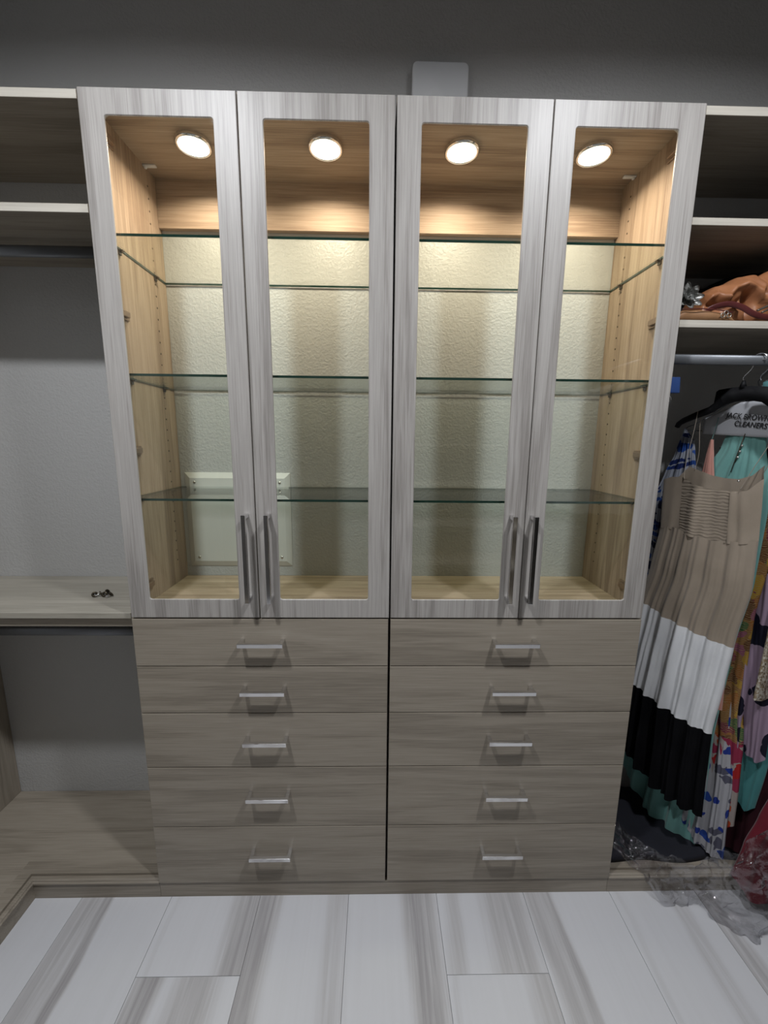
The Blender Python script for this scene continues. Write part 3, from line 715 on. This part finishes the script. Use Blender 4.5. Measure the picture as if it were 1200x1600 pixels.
# second, wire hanger with the cleaner's paper cape
P = pl0(.058)
hg = thing('clothes_hanger', 'thin wire hanger wrapped in a printed white paper cape, carrying the mint dress', 'hanger', P.P(0, 1.5))
bm = bmesh.new(); tube(bm, spline([P.P(-.012, 1.545), P.P(-.05, 1.52), P.P(-.14, 1.455), P.P(-.170, 1.440), P.P(-.16, 1.430), P.P(0, 1.428), P.P(.13, 1.430), P.P(.15, 1.440), P.P(.12, 1.455), P.P(.02, 1.525), P.P(-.008, 1.545)], 6), .0014, 8)
obj('wire_frame', bm, rod_metal, hg, True, hg.location)
hook(P, -.005, 1.546, rod_metal, hg)
paper = fabric('white_paper', (.50, .51, .54), (.44, .45, .48), rough=.6, sheen=0)
bm = bmesh.new(); G = []
for j in range(13):
    v = j/12; row = []
    for i in range(41):
        u = i/40; s = -.125+.25*u; zt_ = 1.505-.50*max(0, abs(s+.012)-.03); zb_ = 1.412-.02*(u-.35)
        row.append(bm.verts.new(P.P(s, zt_+(zb_-zt_)*v, -.006-.004*math.sin(v*2.4)-.0012*math.sin(9*u+4*v)-.0008*math.sin(31*u))))
    G.append(row)
for A, B in zip(G, G[1:]):
    for i in range(40): bm.faces.new((A[i], A[i+1], B[i+1], B[i]))
o = obj('paper_cape', bm, paper, hg, True, hg.location); o['label'] = 'white paper cape printed in black with the name of the cleaners'
md = o.modifiers.new('thickness', 'SOLIDIFY'); md.thickness = .0006
ink = plain('black_print_ink', (.01, .01, .012), .6)
def writing(txt, size, s0, z0, P, parent, slope=0, off=-.0145, shear=.25, sx=1.0):
    cu = bpy.data.curves.new('writing', 'FONT'); cu.body = txt; cu.size = size; cu.shear = shear; cu.extrude = .0002; cu.offset = .00035; cu.space_character = 1.05
    tmp = bpy.data.objects.new('writing', cu); C.objects.link(tmp)
    dg = bpy.context.evaluated_depsgraph_get(); me = bpy.data.meshes.new_from_object(tmp.evaluated_get(dg))
    bpy.data.objects.remove(tmp)
    for v in me.vertices:
        a, b_, c = v.co; v.co = P.P(s0+a*sx, z0+b_+slope*a, off-c)-Vector(parent.location)
    me.materials.clear(); me.materials.append(ink)
    o = bpy.data.objects.new('printed_lettering', me); C.objects.link(o); o.parent = parent; return o
writing('JACK BROWN', .0205, -.070, 1.4640, P, hg, -.11, sx=.70)
writing('CLEANERS', .0205, -.050, 1.4405, P, hg, -.11, sx=.72)

# mint dress
md_ = thing('mint_dress', 'long mint green dress with buttoned placket hanging directly behind the beige dress', 'dress', P.P(0, 1.3))
P = pl0(.066)
rowsm = [(1.44, -.066, .012), (1.38, -.080, .022), (1.30, -.120, .040), (1.20, -.16, .048), (1.0, -.19, .046), (.8, -.22, .026), (.5, -.235, .014), (.25, -.25, .018), (.08, -.255, .012)]
cloth('dress_body', P, rowsm, [1.428, 1.436, 1.430, 1.424, 1.418], [.225, .165, .112, .090, .088, .094], mint, md_, .014, (3.5, .001, .013), 11, 110, 90, True, hem=.004)
bm = bmesh.new(); tube(bm, [P.P(-.022, 1.418, -.019), P.P(-.030, 1.37, -.0205), P.P(-.040, 1.31, -.021)], .0012, 6); obj('placket', bm, hole_mat, md_, True, md_.location)
for k in range(3):
    bm = bmesh.new(); bmesh.ops.create_icosphere(bm, subdivisions=2, radius=.0034, matrix=Matrix.Translation(P.P(-.024-.003*k, 1.385-.016*k, -.021))); obj('button', bm, nickel, md_, True, md_.location)
strap('strap', P, [(-.064, 1.432, 0), (-.068, 1.45, 0), (-.070, 1.475, 0)], .003, mint, md_)
strap('strap', P, [(.010, 1.420, 0), (.014, 1.45, 0), (.018, 1.475, 0)], .003, mint, md_)

# salmon strap garment between beige and mint
P = pl0(.044)
sl = thing('salmon_slip', 'salmon pink slip with pointed strap seen between the straps of the beige dress', 'slip', P.P(-.08, 1.3))
cloth('slip_body', P, [(1.40, -.100, -.092), (1.36, -.105, -.086), (1.28, -.112, -.075), (1.1, -.15, .0), (.6, -.17, .03)], 1.402, .60, pink, sl, .006, (2, .0005, .004), 4, 30, 40)
strap('strap', P, [(-.097, 1.40, 0), (-.092, 1.43, 0), (-.088, 1.465, 0)], .0022, mint, sl)

# blue garment at the far side, seen left of the beige bodice
P = pl0(.048)
bl = thing('blue_blouse', 'blue and white brush-stroke print blouse peeking out left of the beige bodice', 'blouse', P.P(-.1, 1.3))
cloth('blouse_body', P, [(1.44, -.172, -.15), (1.36, -.190, -.135), (1.30, -.212, -.125), (1.23, -.232, -.12), (1.1, -.236, -.12), (.85, -.23, -.12)], [1.437, 1.42, 1.40], .86, blue_m, bl, .008, (4, .002, .006), 9, 60, 40)

# floral garments behind, their front edges showing to the right
P = pl0(.090)
g = thing('red_floral_dress', 'long dress of orange paisley cloth turning to red flowers on white near the hem', 'dress', P.P(0, 1.3))
rowsp = [(1.32, -.12, .045), (1.1, -.13, .066), (.9, -.13, .052), (.7, -.13, .055), (.47, -.10, .080), (.3, -.08, .088), (.15, -.06, .092)]
cloth('paisley_upper', P, rowsp, 1.32, [.52, .51, .50, .50], pais, g, .014, (4, .002, .008), 21, 80, 60, zref=(1.32, .15))
o = cloth('floral_lower', P, rowsp, [.522, .512, .502, .502], [.155, .16, .175, .20, .225], redfl, g, .014, (4, .002, .008), 21, 80, 34, zref=(1.32, .15)); o['label'] = 'lower skirt with red flowers on white'
strap('strap', P, [(-.02, 1.31, 0), (-.018, 1.40, 0), (-.015, 1.5, 0)], .003, redfl, g)
P = pl0(.108)
g = thing('lilac_dress', 'lilac dress printed with large black butterflies, right of the orange paisley dress', 'dress', P.P(0, 1.3))
cloth('dress_body', P, [(1.38, -.10, .06), (1.15, -.08, .10), (.9, -.06, .115), (.65, -.02, .122), (.45, .0, .125)], 1.38, [.50, .490, .485, .465, .475], butter, g, .014, (4, .002, .009), 31, 80, 60, hem=.006)
strap('strap', P, [(.0, 1.37, 0), (.0, 1.44, 0), (.0, 1.5, 0)], .003, butter, g)
P = pl0(.130)
g = thing('turquoise_dress', 'turquoise satin skirt with a pointed corner hem below the lilac butterfly dress', 'dress', P.P(.02, 1.3))
cloth('dress_body', P, [(1.35, -.05, .10), (1.0, -.05, .12), (.6, -.03, .130), (.45, .0, .128), (.25, .02, .115)], 1.35, [.34, .31, .300, .295, .270, .30], turq, g, .012, (2, .001, .005), 41, 70, 60, hem=.001)
strap('strap', P, [(.0, 1.34, 0), (.0, 1.44, 0), (.0, 1.5, 0)], .003, turq, g)
P = pl0(.105)
g = thing('blue_scroll_dress', 'white dress with blue scroll print whose hem hangs lowest beside the mint hem', 'dress', P.P(0, 1.2))
cloth('dress_body', P, [(1.2, -.08, .05), (.8, -.06, .05), (.5, -.05, .060), (.33, -.05, .074), (.05, -.06, .086)], 1.2, [.20, .14, .108, .095, .105], bw, g, .012, (4, .002, .008), 51, 70, 60, oz=lambda z: -.03*max(0, min(1, (.7-z)/.5)))
P = Plane(1.16, .05, (.89, .456), 0)
g = thing('sequin_dress', 'short gold and silver sequined dress at the right edge of the view', 'dress', P.P(0, 1.3))
cloth('dress_body', P, [(1.30, -.09, .09), (1.1, -.105, .11), (.9, -.125, .125), (.66, -.142, .14)], 1.30, [.672, .678, .682, .68], sequin, g, .018, (3, .002, .006), 61, 60, 50)
for s_ in (-.06, .06): strap('strap', P, [(s_, 1.29, 0), (s_*.9, 1.4, 0), (s_*.8, 1.5, 0)], .003, sequin, g)
P = pl0(.085)
g = thing('dark_red_gown', 'dark red gown with its pointed hem reaching nearly to the bench at the right edge', 'gown', P.P(.1, 1.0))
cloth('gown_body', P, [(.40, .150, .24), (.30, .135, .24), (.2, .118, .24), (.03, .098, .24)], [.40, .41], [.075, .045, .05, .07, .09], redc, g, .010, (2, .001, .006), 71, 50, 40, oz=lambda z: .06*max(0, min(1, (z-.25)/.3)))
cloth('gown_top', P, [(1.3, .06, .16), (.9, .10, .19), (.5, .14, .22), (.39, .150, .24)], 1.3, [.39, .40], redc, g, .010, (2, .001, .004), 72, 40, 30, oz=lambda z: .06)

P = pl0(.150)  # gown added as dark fill, covering the bench and wall behind the hems
g = thing('dark_fill_gown', 'very dark maroon long gown filling the gloom behind the turquoise corner hem', 'gown', P.P(.1, 1.0))  # added gown, there only as dark fill
cloth('gown_body', P, [(1.3, .02, .14), (.8, .03, .20), (.4, .03, .26), (.1, .02, .30)], 1.3, .10, fabric('dark_fill_cloth', (.035, .006, .010), (.02, .004, .007), sheen=0), g, .010, (4, .002, .008), 77, 60, 40)
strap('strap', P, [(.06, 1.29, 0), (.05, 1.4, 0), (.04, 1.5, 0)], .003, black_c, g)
# generic hangers for the garments behind
def simple_hanger(P, half, label, mat, z=1.50):
    t = thing('clothes_hanger', label, 'hanger', P.P(0, 1.5))
    bm = bmesh.new(); tube(bm, spline([P.P(-half, z-.045), P.P(-half*.8, z-.03), P.P(-half*.3, z+.01), P.P(0, z+.028), P.P(half*.3, z+.01), P.P(half*.8, z-.03), P.P(half, z-.045)], 6), .0035, 8)
    obj('body', bm, mat, t, True, t.location)
    hook(P, 0, z+.025, rod_metal, t); return t
teal_clear = glass_mat('clear_teal_plastic', (.45, .78, .74), 1.6)
simple_hanger(pl0(.075), .12, 'dark hanger of the orange paisley dress', black_plastic)
simple_hanger(pl0(.095), .12, 'dark hanger of the lilac butterfly dress', black_plastic)
simple_hanger(pl0(.118), .12, 'dark hanger of the turquoise skirt', black_plastic)
simple_hanger(Plane(1.16, .05, (.89, .456), 0), .11, 'dark hanger of the sequined dress', black_plastic)
# clear teal hanger at the right edge, in front of the paper cape
P = pl0(.012)
t = thing('clothes_hanger', 'clear teal plastic hanger end overlapping the right of the black hanger', 'hanger', P.P(.04, 1.52))
topc = [(.012, 1.548), (.03, 1.552), (.06, 1.548), (.10, 1.52), (.15, 1.47)]; botc = [(.012, 1.516), (.022, 1.506), (.045, 1.490), (.09, 1.475), (.14, 1.45)]
tealp = plain('teal_plastic', (.10, .24, .25), .25); plate_hanger(P, (topc, botc), .004, tealp, t)
bm = bmesh.new(); tube(bm, spline([P.P(.014, 1.550), P.P(.035, 1.556), P.P(.07, 1.552), P.P(.11, 1.525)], 6), .0018, 8); obj('rim', bm, rod_metal, t, True, t.location)
hook(P, .014, 1.552, rod_metal, t)

# blue clip hanger tucked beside the cabinet
cx, cy, cz = .740, .050, 1.536
t = thing('clip_hanger', 'small blue plastic clip hanger tucked against the cabinet side under the rod', 'hanger', (cx, cy, cz))
bluep = plain('blue_plastic', (.03, .07, .22), .3)
bm = bmesh.new(); box(bm, cx-.030, cx+.008, cy-.006, cy+.006, cz-.018, cz+.022, .002)
for v in bm.verts:
    if v.co.z > cz: v.co.x -= .003
obj('clip', bm, bluep, t, True, (cx, cy, cz))
bm = bmesh.new(); tube(bm, spline([(cx-.024, cy, cz-.017), (cx-.010, cy, cz-.030), (cx-.014, cy, cz-.044), (cx-.028, cy, cz-.050)], 6), .0012, 8); obj('wire_ring', bm, chrome, t, True, (cx, cy, cz))
bm = bmesh.new(); tube(bm, spline([(cx-.024, cy, cz+.02), (cx-.028, cy, cz+.035), (cx-.030, .044, 1.585), (cx-.032, .036, 1.605), (cx-.032, .052, 1.621), (cx-.032, .068, 1.61)], 6), .0013, 8); obj('hook', bm, chrome, t, True, (cx, cy, cz))

# ------------------------------------------------------------------ handbags on the right shelf
def leather(name, c1, c2, rough=.38):
    m, nt, b = newmat(name); L = nt.links; tc = N(nt, 'ShaderNodeTexCoord'); nz = N(nt, 'ShaderNodeTexNoise'); nz.inputs['Scale'].default_value = 14; nz.inputs['Detail'].default_value = 5
    L.new(tc.outputs['Object'], nz.inputs['Vector']); r = ramp(nt, [(.3, c2), (.7, c1)]); L.new(nz.outputs['Fac'], r.inputs[0]); L.new(r.outputs[0], b.inputs['Base Color'])
    vo = N(nt, 'ShaderNodeTexVoronoi'); vo.inputs['Scale'].default_value = 420; L.new(tc.outputs['Object'], vo.inputs['Vector'])
    bp = N(nt, 'ShaderNodeBump'); bp.inputs['Strength'].default_value = .2; bp.inputs['Distance'].default_value = .0006; L.new(vo.outputs['Distance'], bp.inputs['Height']); L.new(bp.outputs[0], b.inputs['Normal'])
    b.inputs['Roughness'].default_value = rough; return m
tan = leather('tan_leather', (.37, .155, .065), (.26, .10, .04), .5)
tan2 = leather('light_tan_leather', (.30, .16, .075), (.22, .11, .05), .5)
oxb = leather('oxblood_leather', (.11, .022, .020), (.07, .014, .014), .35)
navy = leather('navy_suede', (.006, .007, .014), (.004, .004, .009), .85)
SZ = 1.6891
def lump(bm, top, y0, y1, z0, nx=70, ny=46, folds=None, seed=1, ov=.5):
    """slumped soft bag: top outline [(x, z)] along x, rounded over its depth"""
    rnd = random.Random(seed); x0, x1 = top[0][0], top[-1][0]; tops = []; bots = []
    def zt(x):
        for a, b_ in zip(top, top[1:]):
            if x <= b_[0]+1e-9:
                t = (x-a[0])/(b_[0]-a[0]); t = t*t*(3-2*t)*.6+t*.4; return a[1]+(b_[1]-a[1])*t
        return top[-1][1]
    for i in range(nx+1):
        u = i/nx; x = x0+(x1-x0)*u; A = []
        for j in range(ny+1):
            v = j/ny; ang = PI*v; h = zt(x)-z0
            y = (y0+y1)/2-(y1-y0)/2*math.copysign(abs(math.cos(ang))**.7, math.cos(ang)); z = z0+h*math.sin(ang)**ov
            if folds: dy, dz = folds(x, v); w_ = math.sin(PI*u)**.3; y += dy*w_; z += dz*w_*math.sin(ang)
            A.append(bm.verts.new((x, y, max(z, z0))))
        tops.append(A)
    for A, B in zip(tops, tops[1:]):
        for j in range(ny): bm.faces.new((A[j], A[j+1], B[j+1], B[j]))
        bm.faces.new((A[0], B[0], B[-1], A[-1]))
    for A in (tops[0], tops[-1]): bm.faces.new(A)
bx = .825; by = .06
bag = thing('handbag', 'slumped soft brown leather handbag with a zip and oxblood strap on the right shelf', 'handbag', (1.0, .13, SZ))
def seg_d(x, z, pts):
    p = Vector((x, z)); best = 9
    for q, r_ in zip(pts, pts[1:]):
        q, r_ = Vector(q), Vector(r_); t = max(0, min(1, (p-q).dot(r_-q)/(r_-q).length_squared)); best = min(best, (p-q.lerp(r_, t)).length)
    return best
RIDGES = [([(.835, 1.752), (.858, 1.776), (.886, 1.786), (.905, 1.776), (.925, 1.752), (.96, 1.74)], .016, .010), ([(.935, 1.775), (.965, 1.79), (1.0, 1.79)], .020, .016),
          ([(.790, 1.752), (.815, 1.762), (.835, 1.745), (.850, 1.725)], .012, .010), ([(.86, 1.715), (.885, 1.722), (.92, 1.722)], .009, .008),
          ([(.893, 1.760), (.900, 1.725), (.905, 1.712)], -.022, .010), ([(.850, 1.735), (.868, 1.738), (.878, 1.748)], -.014, .006), ([(.935, 1.765), (.945, 1.79), (.94, 1.81)], -.016, .009), ([(.80, 1.735), (.83, 1.728)], -.010, .008)]
bm = bmesh.new(); lump(bm, [(.776, SZ+.006), (.786, 1.738), (.800, 1.770), (.835, 1.790), (.862, 1.797), (.890, 1.813), (.925, 1.819), (.945, 1.816), (.975, 1.832), (1.040, 1.850), (1.10, 1.87), (1.18, 1.85), (1.24, 1.74)], .050, .150, SZ, 200, 90, None, ov=.42)
for v in bm.verts:
    if v.co.y < .1:
        d_ = sum(h*math.exp(-(seg_d(v.co.x, v.co.z, pts)/w_)**2) for pts, h, w_ in RIDGES)
        k = max(0, min(1, (v.co.z-SZ)/.02))*max(0, min(1, (.1-v.co.y)/.04))
        v.co.y -= k*(d_+.007*noise.noise(Vector((v.co.x*17, v.co.z*21, 3)))+.003*noise.noise(Vector((v.co.x*50, v.co.z*45, 1))))
obj('bag_body', bm, tan, bag, True, bag.location)
bm = bmesh.new(); tube(bm, spline([(.905, .030, 1.716), (.945, .028, 1.735), (.985, .026, 1.757), (1.04, .024, 1.785)], 8), .0030, 8, .002); tube(bm, spline([(.915, .028, 1.711), (.95, .026, 1.728), (.99, .024, 1.749), (1.04, .022, 1.776)], 8), .0022, 8, .002)
obj('zip', bm, dark_metal, bag, True, bag.location)
bm = bmesh.new(); tube(bm, spline([(.776, .040, 1.706), (.795, .034, 1.722), (.830, .030, 1.730), (.862, .026, 1.722), (.890, .022, 1.706), (.925, .022, 1.6985), (.98, .022, 1.6975), (1.05, .024, 1.698)], 10), .0068, 10, .0020, up=(0, 1, .25)); obj('strap', bm, oxb, bag, True, bag.location)
wl = thing('wallet', 'small light tan leather pouch with a metal charm at the left end of the shelf', 'pouch', (.77, .08, SZ))
bm = bmesh.new(); lump(bm, [(.708, SZ+.020), (.725, SZ+.030), (.76, SZ+.031), (.80, SZ+.028), (.835, SZ+.024), (.850, SZ+.004)], .026, .14, SZ, 50, 30, lambda x, v: (.002*math.sin(70*x), .001*math.sin(50*x+5*v)), ov=.35)
obj('pouch_body', bm, tan2, wl, True, wl.location)
bm = bmesh.new(); tube(bm, spline([(.712, .025, SZ+.026), (.76, .023, SZ+.027), (.80, .023, SZ+.025), (.84, .024, SZ+.020)], 6), .0012, 6); obj('seam', bm, oxb, wl, True, wl.location)
for k in range(3):
    bm = bmesh.new(); pts = [(.812+.008*k+.005*math.cos(a), .020, SZ+.012+.006*(k % 2)+.005*math.sin(a)) for a in [2*PI*q/14 for q in range(15)]]; tube(bm, pts, .0011, 6); obj('charm_ring', bm, nickel, wl, True, wl.location)
nb = thing('evening_bag', 'dark navy bag behind the brown handbag with a silver petal flower on its corner', 'handbag', (.9, .25, SZ))
bm = bmesh.new(); lump(bm, [(.706, SZ+.03), (.712, 1.745), (.74, 1.775), (.80, 1.79), (.88, 1.83), (.98, 1.865), (1.1, 1.88), (1.2, 1.80)], .16, .318, SZ, 60, 30, lambda x, v: (.004*math.sin(25*x+6*v), .004*math.sin(31*x+3*v)))
for v in bm.verts: v.co.y -= max(0, (.80-v.co.x))*.75*(1-(v.co.y-.16)/.16)
obj('bag_body', bm, navy, nb, True, nb.location)
petal_m = plain('silver_petal', (.48, .48, .46), .35, .35)
fc = Vector((.742, .060, SZ+.060))
for ring_i, (n_, rad, tilt) in enumerate(((8, .040, .30), (7, .029, .75), (5, .017, 1.15))):
    for k in range(n_):
        a = 2*PI*k/n_+ring_i*.4
        bm = bmesh.new(); G = []
        for i in range(7):
            t = i/6; wd = .0105*math.sin(PI*(t*.85+.12))**.8*(rad/.03)**.5; row = []
            for j in range(5):
                q = j/4*2-1; row.append(bm.verts.new((t*rad, q*wd, .004*q*q+.006*t*t*math.sin(tilt))))
            G.append(row)
        for A, B in zip(G, G[1:]):
            for j in range(4): bm.faces.new((A[j], A[j+1], B[j+1], B[j]))
        bmesh.ops.solidify(bm, geom=bm.faces[:], thickness=.0009)
        bmesh.ops.rotate(bm, verts=bm.verts, cent=(0, 0, 0), matrix=Matrix.Rotation(-tilt, 3, 'Y')); bmesh.ops.rotate(bm, verts=bm.verts, cent=(0, 0, 0), matrix=Matrix.Rotation(a, 3, 'Z'))
        bmesh.ops.rotate(bm, verts=bm.verts, cent=(0, 0, 0), matrix=Matrix.Rotation(1.25, 3, 'X') ); bmesh.ops.translate(bm, verts=bm.verts, vec=fc)
        obj('petal', bm, petal_m, nb, True, nb.location)
# dark item on the shelf above
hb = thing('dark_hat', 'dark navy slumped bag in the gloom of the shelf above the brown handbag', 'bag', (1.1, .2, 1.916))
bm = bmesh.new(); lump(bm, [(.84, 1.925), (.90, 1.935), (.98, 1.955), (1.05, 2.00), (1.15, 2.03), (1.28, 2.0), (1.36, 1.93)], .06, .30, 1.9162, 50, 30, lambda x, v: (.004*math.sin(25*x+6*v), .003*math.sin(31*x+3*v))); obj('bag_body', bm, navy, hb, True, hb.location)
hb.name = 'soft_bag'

# ------------------------------------------------------------------ dry cleaning film trailing onto the floor
film = bpy.data.materials.new('clear_garment_film'); film.use_nodes = True; nt = film.node_tree; L = nt.links
for n in list(nt.nodes): nt.nodes.remove(n)
o_ = N(nt, 'ShaderNodeOutputMaterial'); tr = N(nt, 'ShaderNodeBsdfTransparent'); gl = N(nt, 'ShaderNodeBsdfGlossy'); mx = N(nt, 'ShaderNodeMixShader'); lw = N(nt, 'ShaderNodeLayerWeight'); lw.inputs['Blend'].default_value = .35
gl.inputs['Roughness'].default_value = .05; gl.inputs['Color'].default_value = (.8, .8, .82, 1); tr.inputs['Color'].default_value = (.80, .80, .81, 1)
mr = N(nt, 'ShaderNodeMapRange'); mr.inputs['To Min'].default_value = .09; mr.inputs['To Max'].default_value = .55; L.new(lw.outputs['Facing'], mr.inputs['Value'])
L.new(mr.outputs[0], mx.inputs[0]); L.new(tr.outputs[0], mx.inputs[1]); L.new(gl.outputs[0], mx.inputs[2]); L.new(mx.outputs[0], o_.inputs['Surface'])
tc = N(nt, 'ShaderNodeTexCoord'); nz = N(nt, 'ShaderNodeTexNoise'); nz.inputs['Scale'].default_value = 26; nz.inputs['Detail'].default_value = 5; L.new(tc.outputs['Object'], nz.inputs['Vector'])
bp = N(nt, 'ShaderNodeBump'); bp.inputs['Strength'].default_value = 1; bp.inputs['Distance'].default_value = .012; L.new(nz.outputs['Fac'], bp.inputs['Height']); L.new(bp.outputs[0], gl.inputs['Normal'])
bm = bmesh.new(); G = []; nu, nv = 110, 70
# path of the lower hem in plan and height, left to right; the sheet rises from it to the skirts
hem_pts = spline([(.715, .075, .105), (.775, .015, .062), (.815, -.012, .040), (.845, -.022, .006), (.905, -.030, .003), (.955, -.030, .003), (.985, -.075, .003), (1.030, -.125, .003), (1.075, -.115, .003), (1.12, -.09, .004)], 11)
top_pts = spline([(.712, .16, .150), (.775, .14, .135), (.83, .06, .120), (.90, .00, .135), (.94, -.02, .15), (.98, -.04, .18), (1.02, -.05, .24), (1.07, -.06, .30), (1.12, -.07, .36), (1.2, -.08, .38)], 11)
m_ = len(hem_pts)-1
for i in range(nu+1):
    k = i/nu*m_; a = int(min(k, m_-1)); f = k-a
    h = hem_pts[a].lerp(hem_pts[a+1], f); t_ = top_pts[a].lerp(top_pts[a+1], f); row = []
    for j in range(nv+1):
        v = j/nv; p = h.lerp(t_, v); q = Vector((p.x*13, p.y*13, p.z*9)); nn = noise.noise_vector(q)*.030+noise.noise_vector(q*2.7)*.016+noise.noise_vector(q*7)*.006
        p = p+Vector((nn.x, nn.y*1.0-.01, nn.z*.7))
        p.z = max(p.z, .0015)
        if p.y > -.002: p.z = max(p.z, .070)
        elif p.y > -.02 and p.z < .070: p.y = -.006-.4*abs(p.y)
        p.y = min(p.y, .30)
        row.append(bm.verts.new(p))
    G.append(row)
for A, B in zip(G, G[1:]):
    for j in range(nv): bm.faces.new((A[j], A[j+1], B[j+1], B[j]))
o = obj('garment_film', bm, film, None, True, (.9, 0, 0))
tag(o, 'crumpled clear dry-cleaning film trailing from the dresses over the bench onto the floor', 'plastic film')

# ------------------------------------------------------------------ black sheet standing in for shade on the right bench, behind the dress hems
t = thing('bench_shade_sheet', 'black folded cloth lying flat on the right bench below the dress hems', 'cloth', (.86, .2, .067))  # flat black sheet added as shade below the dress hems
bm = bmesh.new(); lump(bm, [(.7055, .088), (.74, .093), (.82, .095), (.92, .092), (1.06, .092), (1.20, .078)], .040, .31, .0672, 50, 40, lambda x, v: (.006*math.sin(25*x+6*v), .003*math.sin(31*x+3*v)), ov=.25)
obj('shade_sheet', bm, navy, t, True, t.location)

# ------------------------------------------------------------------ the side of the closet behind the camera, mirrored in the glass doors
t = thing('shoe_rack', 'pale laminate shoe rack standing against the wall opposite the glass cabinets', 'rack', (.65, -2.25, 0))
for z in (.10, .42, .74, 1.07, 1.38, 1.70): boxo('rack_shelf', (.22, 1.10, -2.44, -2.12, z-.018, z), wood_edge, t, .001)
for x in (.21, 1.10): boxo('side_panel', (x-.009, x+.009, -2.44, -2.12, 0, 1.75), wood_z2, t, .001)
P1 = None
t = thing('closet_rod', 'metal rod along the right wall behind the camera carrying white shirts', 'rod', (1.22, -1.45, 1.78))
bm = bmesh.new(); cyl(bm, (1.22, -2.0, 1.78), (1.22, -.95, 1.78), .012, seg=16); cyl(bm, (1.22, -1.9, 1.78), (XR, -1.9, 1.78), .008, seg=10); cyl(bm, (1.22, -1.0, 1.78), (XR, -1.0, 1.78), .008, seg=10)
obj('tube', bm, rod_metal, t, True, t.location)
for k in range(5):
    y = -1.08-.17*k
    P = Plane(1.22, y, (1, 0), 0)
    sh = thing('white_shirt', 'white shirt on the rod behind the camera, number %s from the cabinets' % ('one', 'two', 'three', 'four', 'five')[k], 'shirt', (1.22, y, 1.6), 'white shirts on the rod behind the camera')
    cloth('shirt_body', P, [(1.71, -.05, .05), (1.66, -.20, .20), (1.5, -.23, .23), (1.0, -.22, .22)], [1.64, 1.69, 1.71, 1.69, 1.64], 1.02, white_c, sh, .03, (4, .003, .01), 80+k, 40, 30)
    bm = bmesh.new(); tube(bm, spline([P.P(0, 1.70), P.P(0, 1.74), P.P(.012, 1.765), P.P(.014, 1.785), P.P(0, 1.7945), P.P(-.014, 1.785)], 6), .0015, 6); obj('hanger_hook', bm, rod_metal, sh, True, sh.location)
bpy.context.view_layer.update()
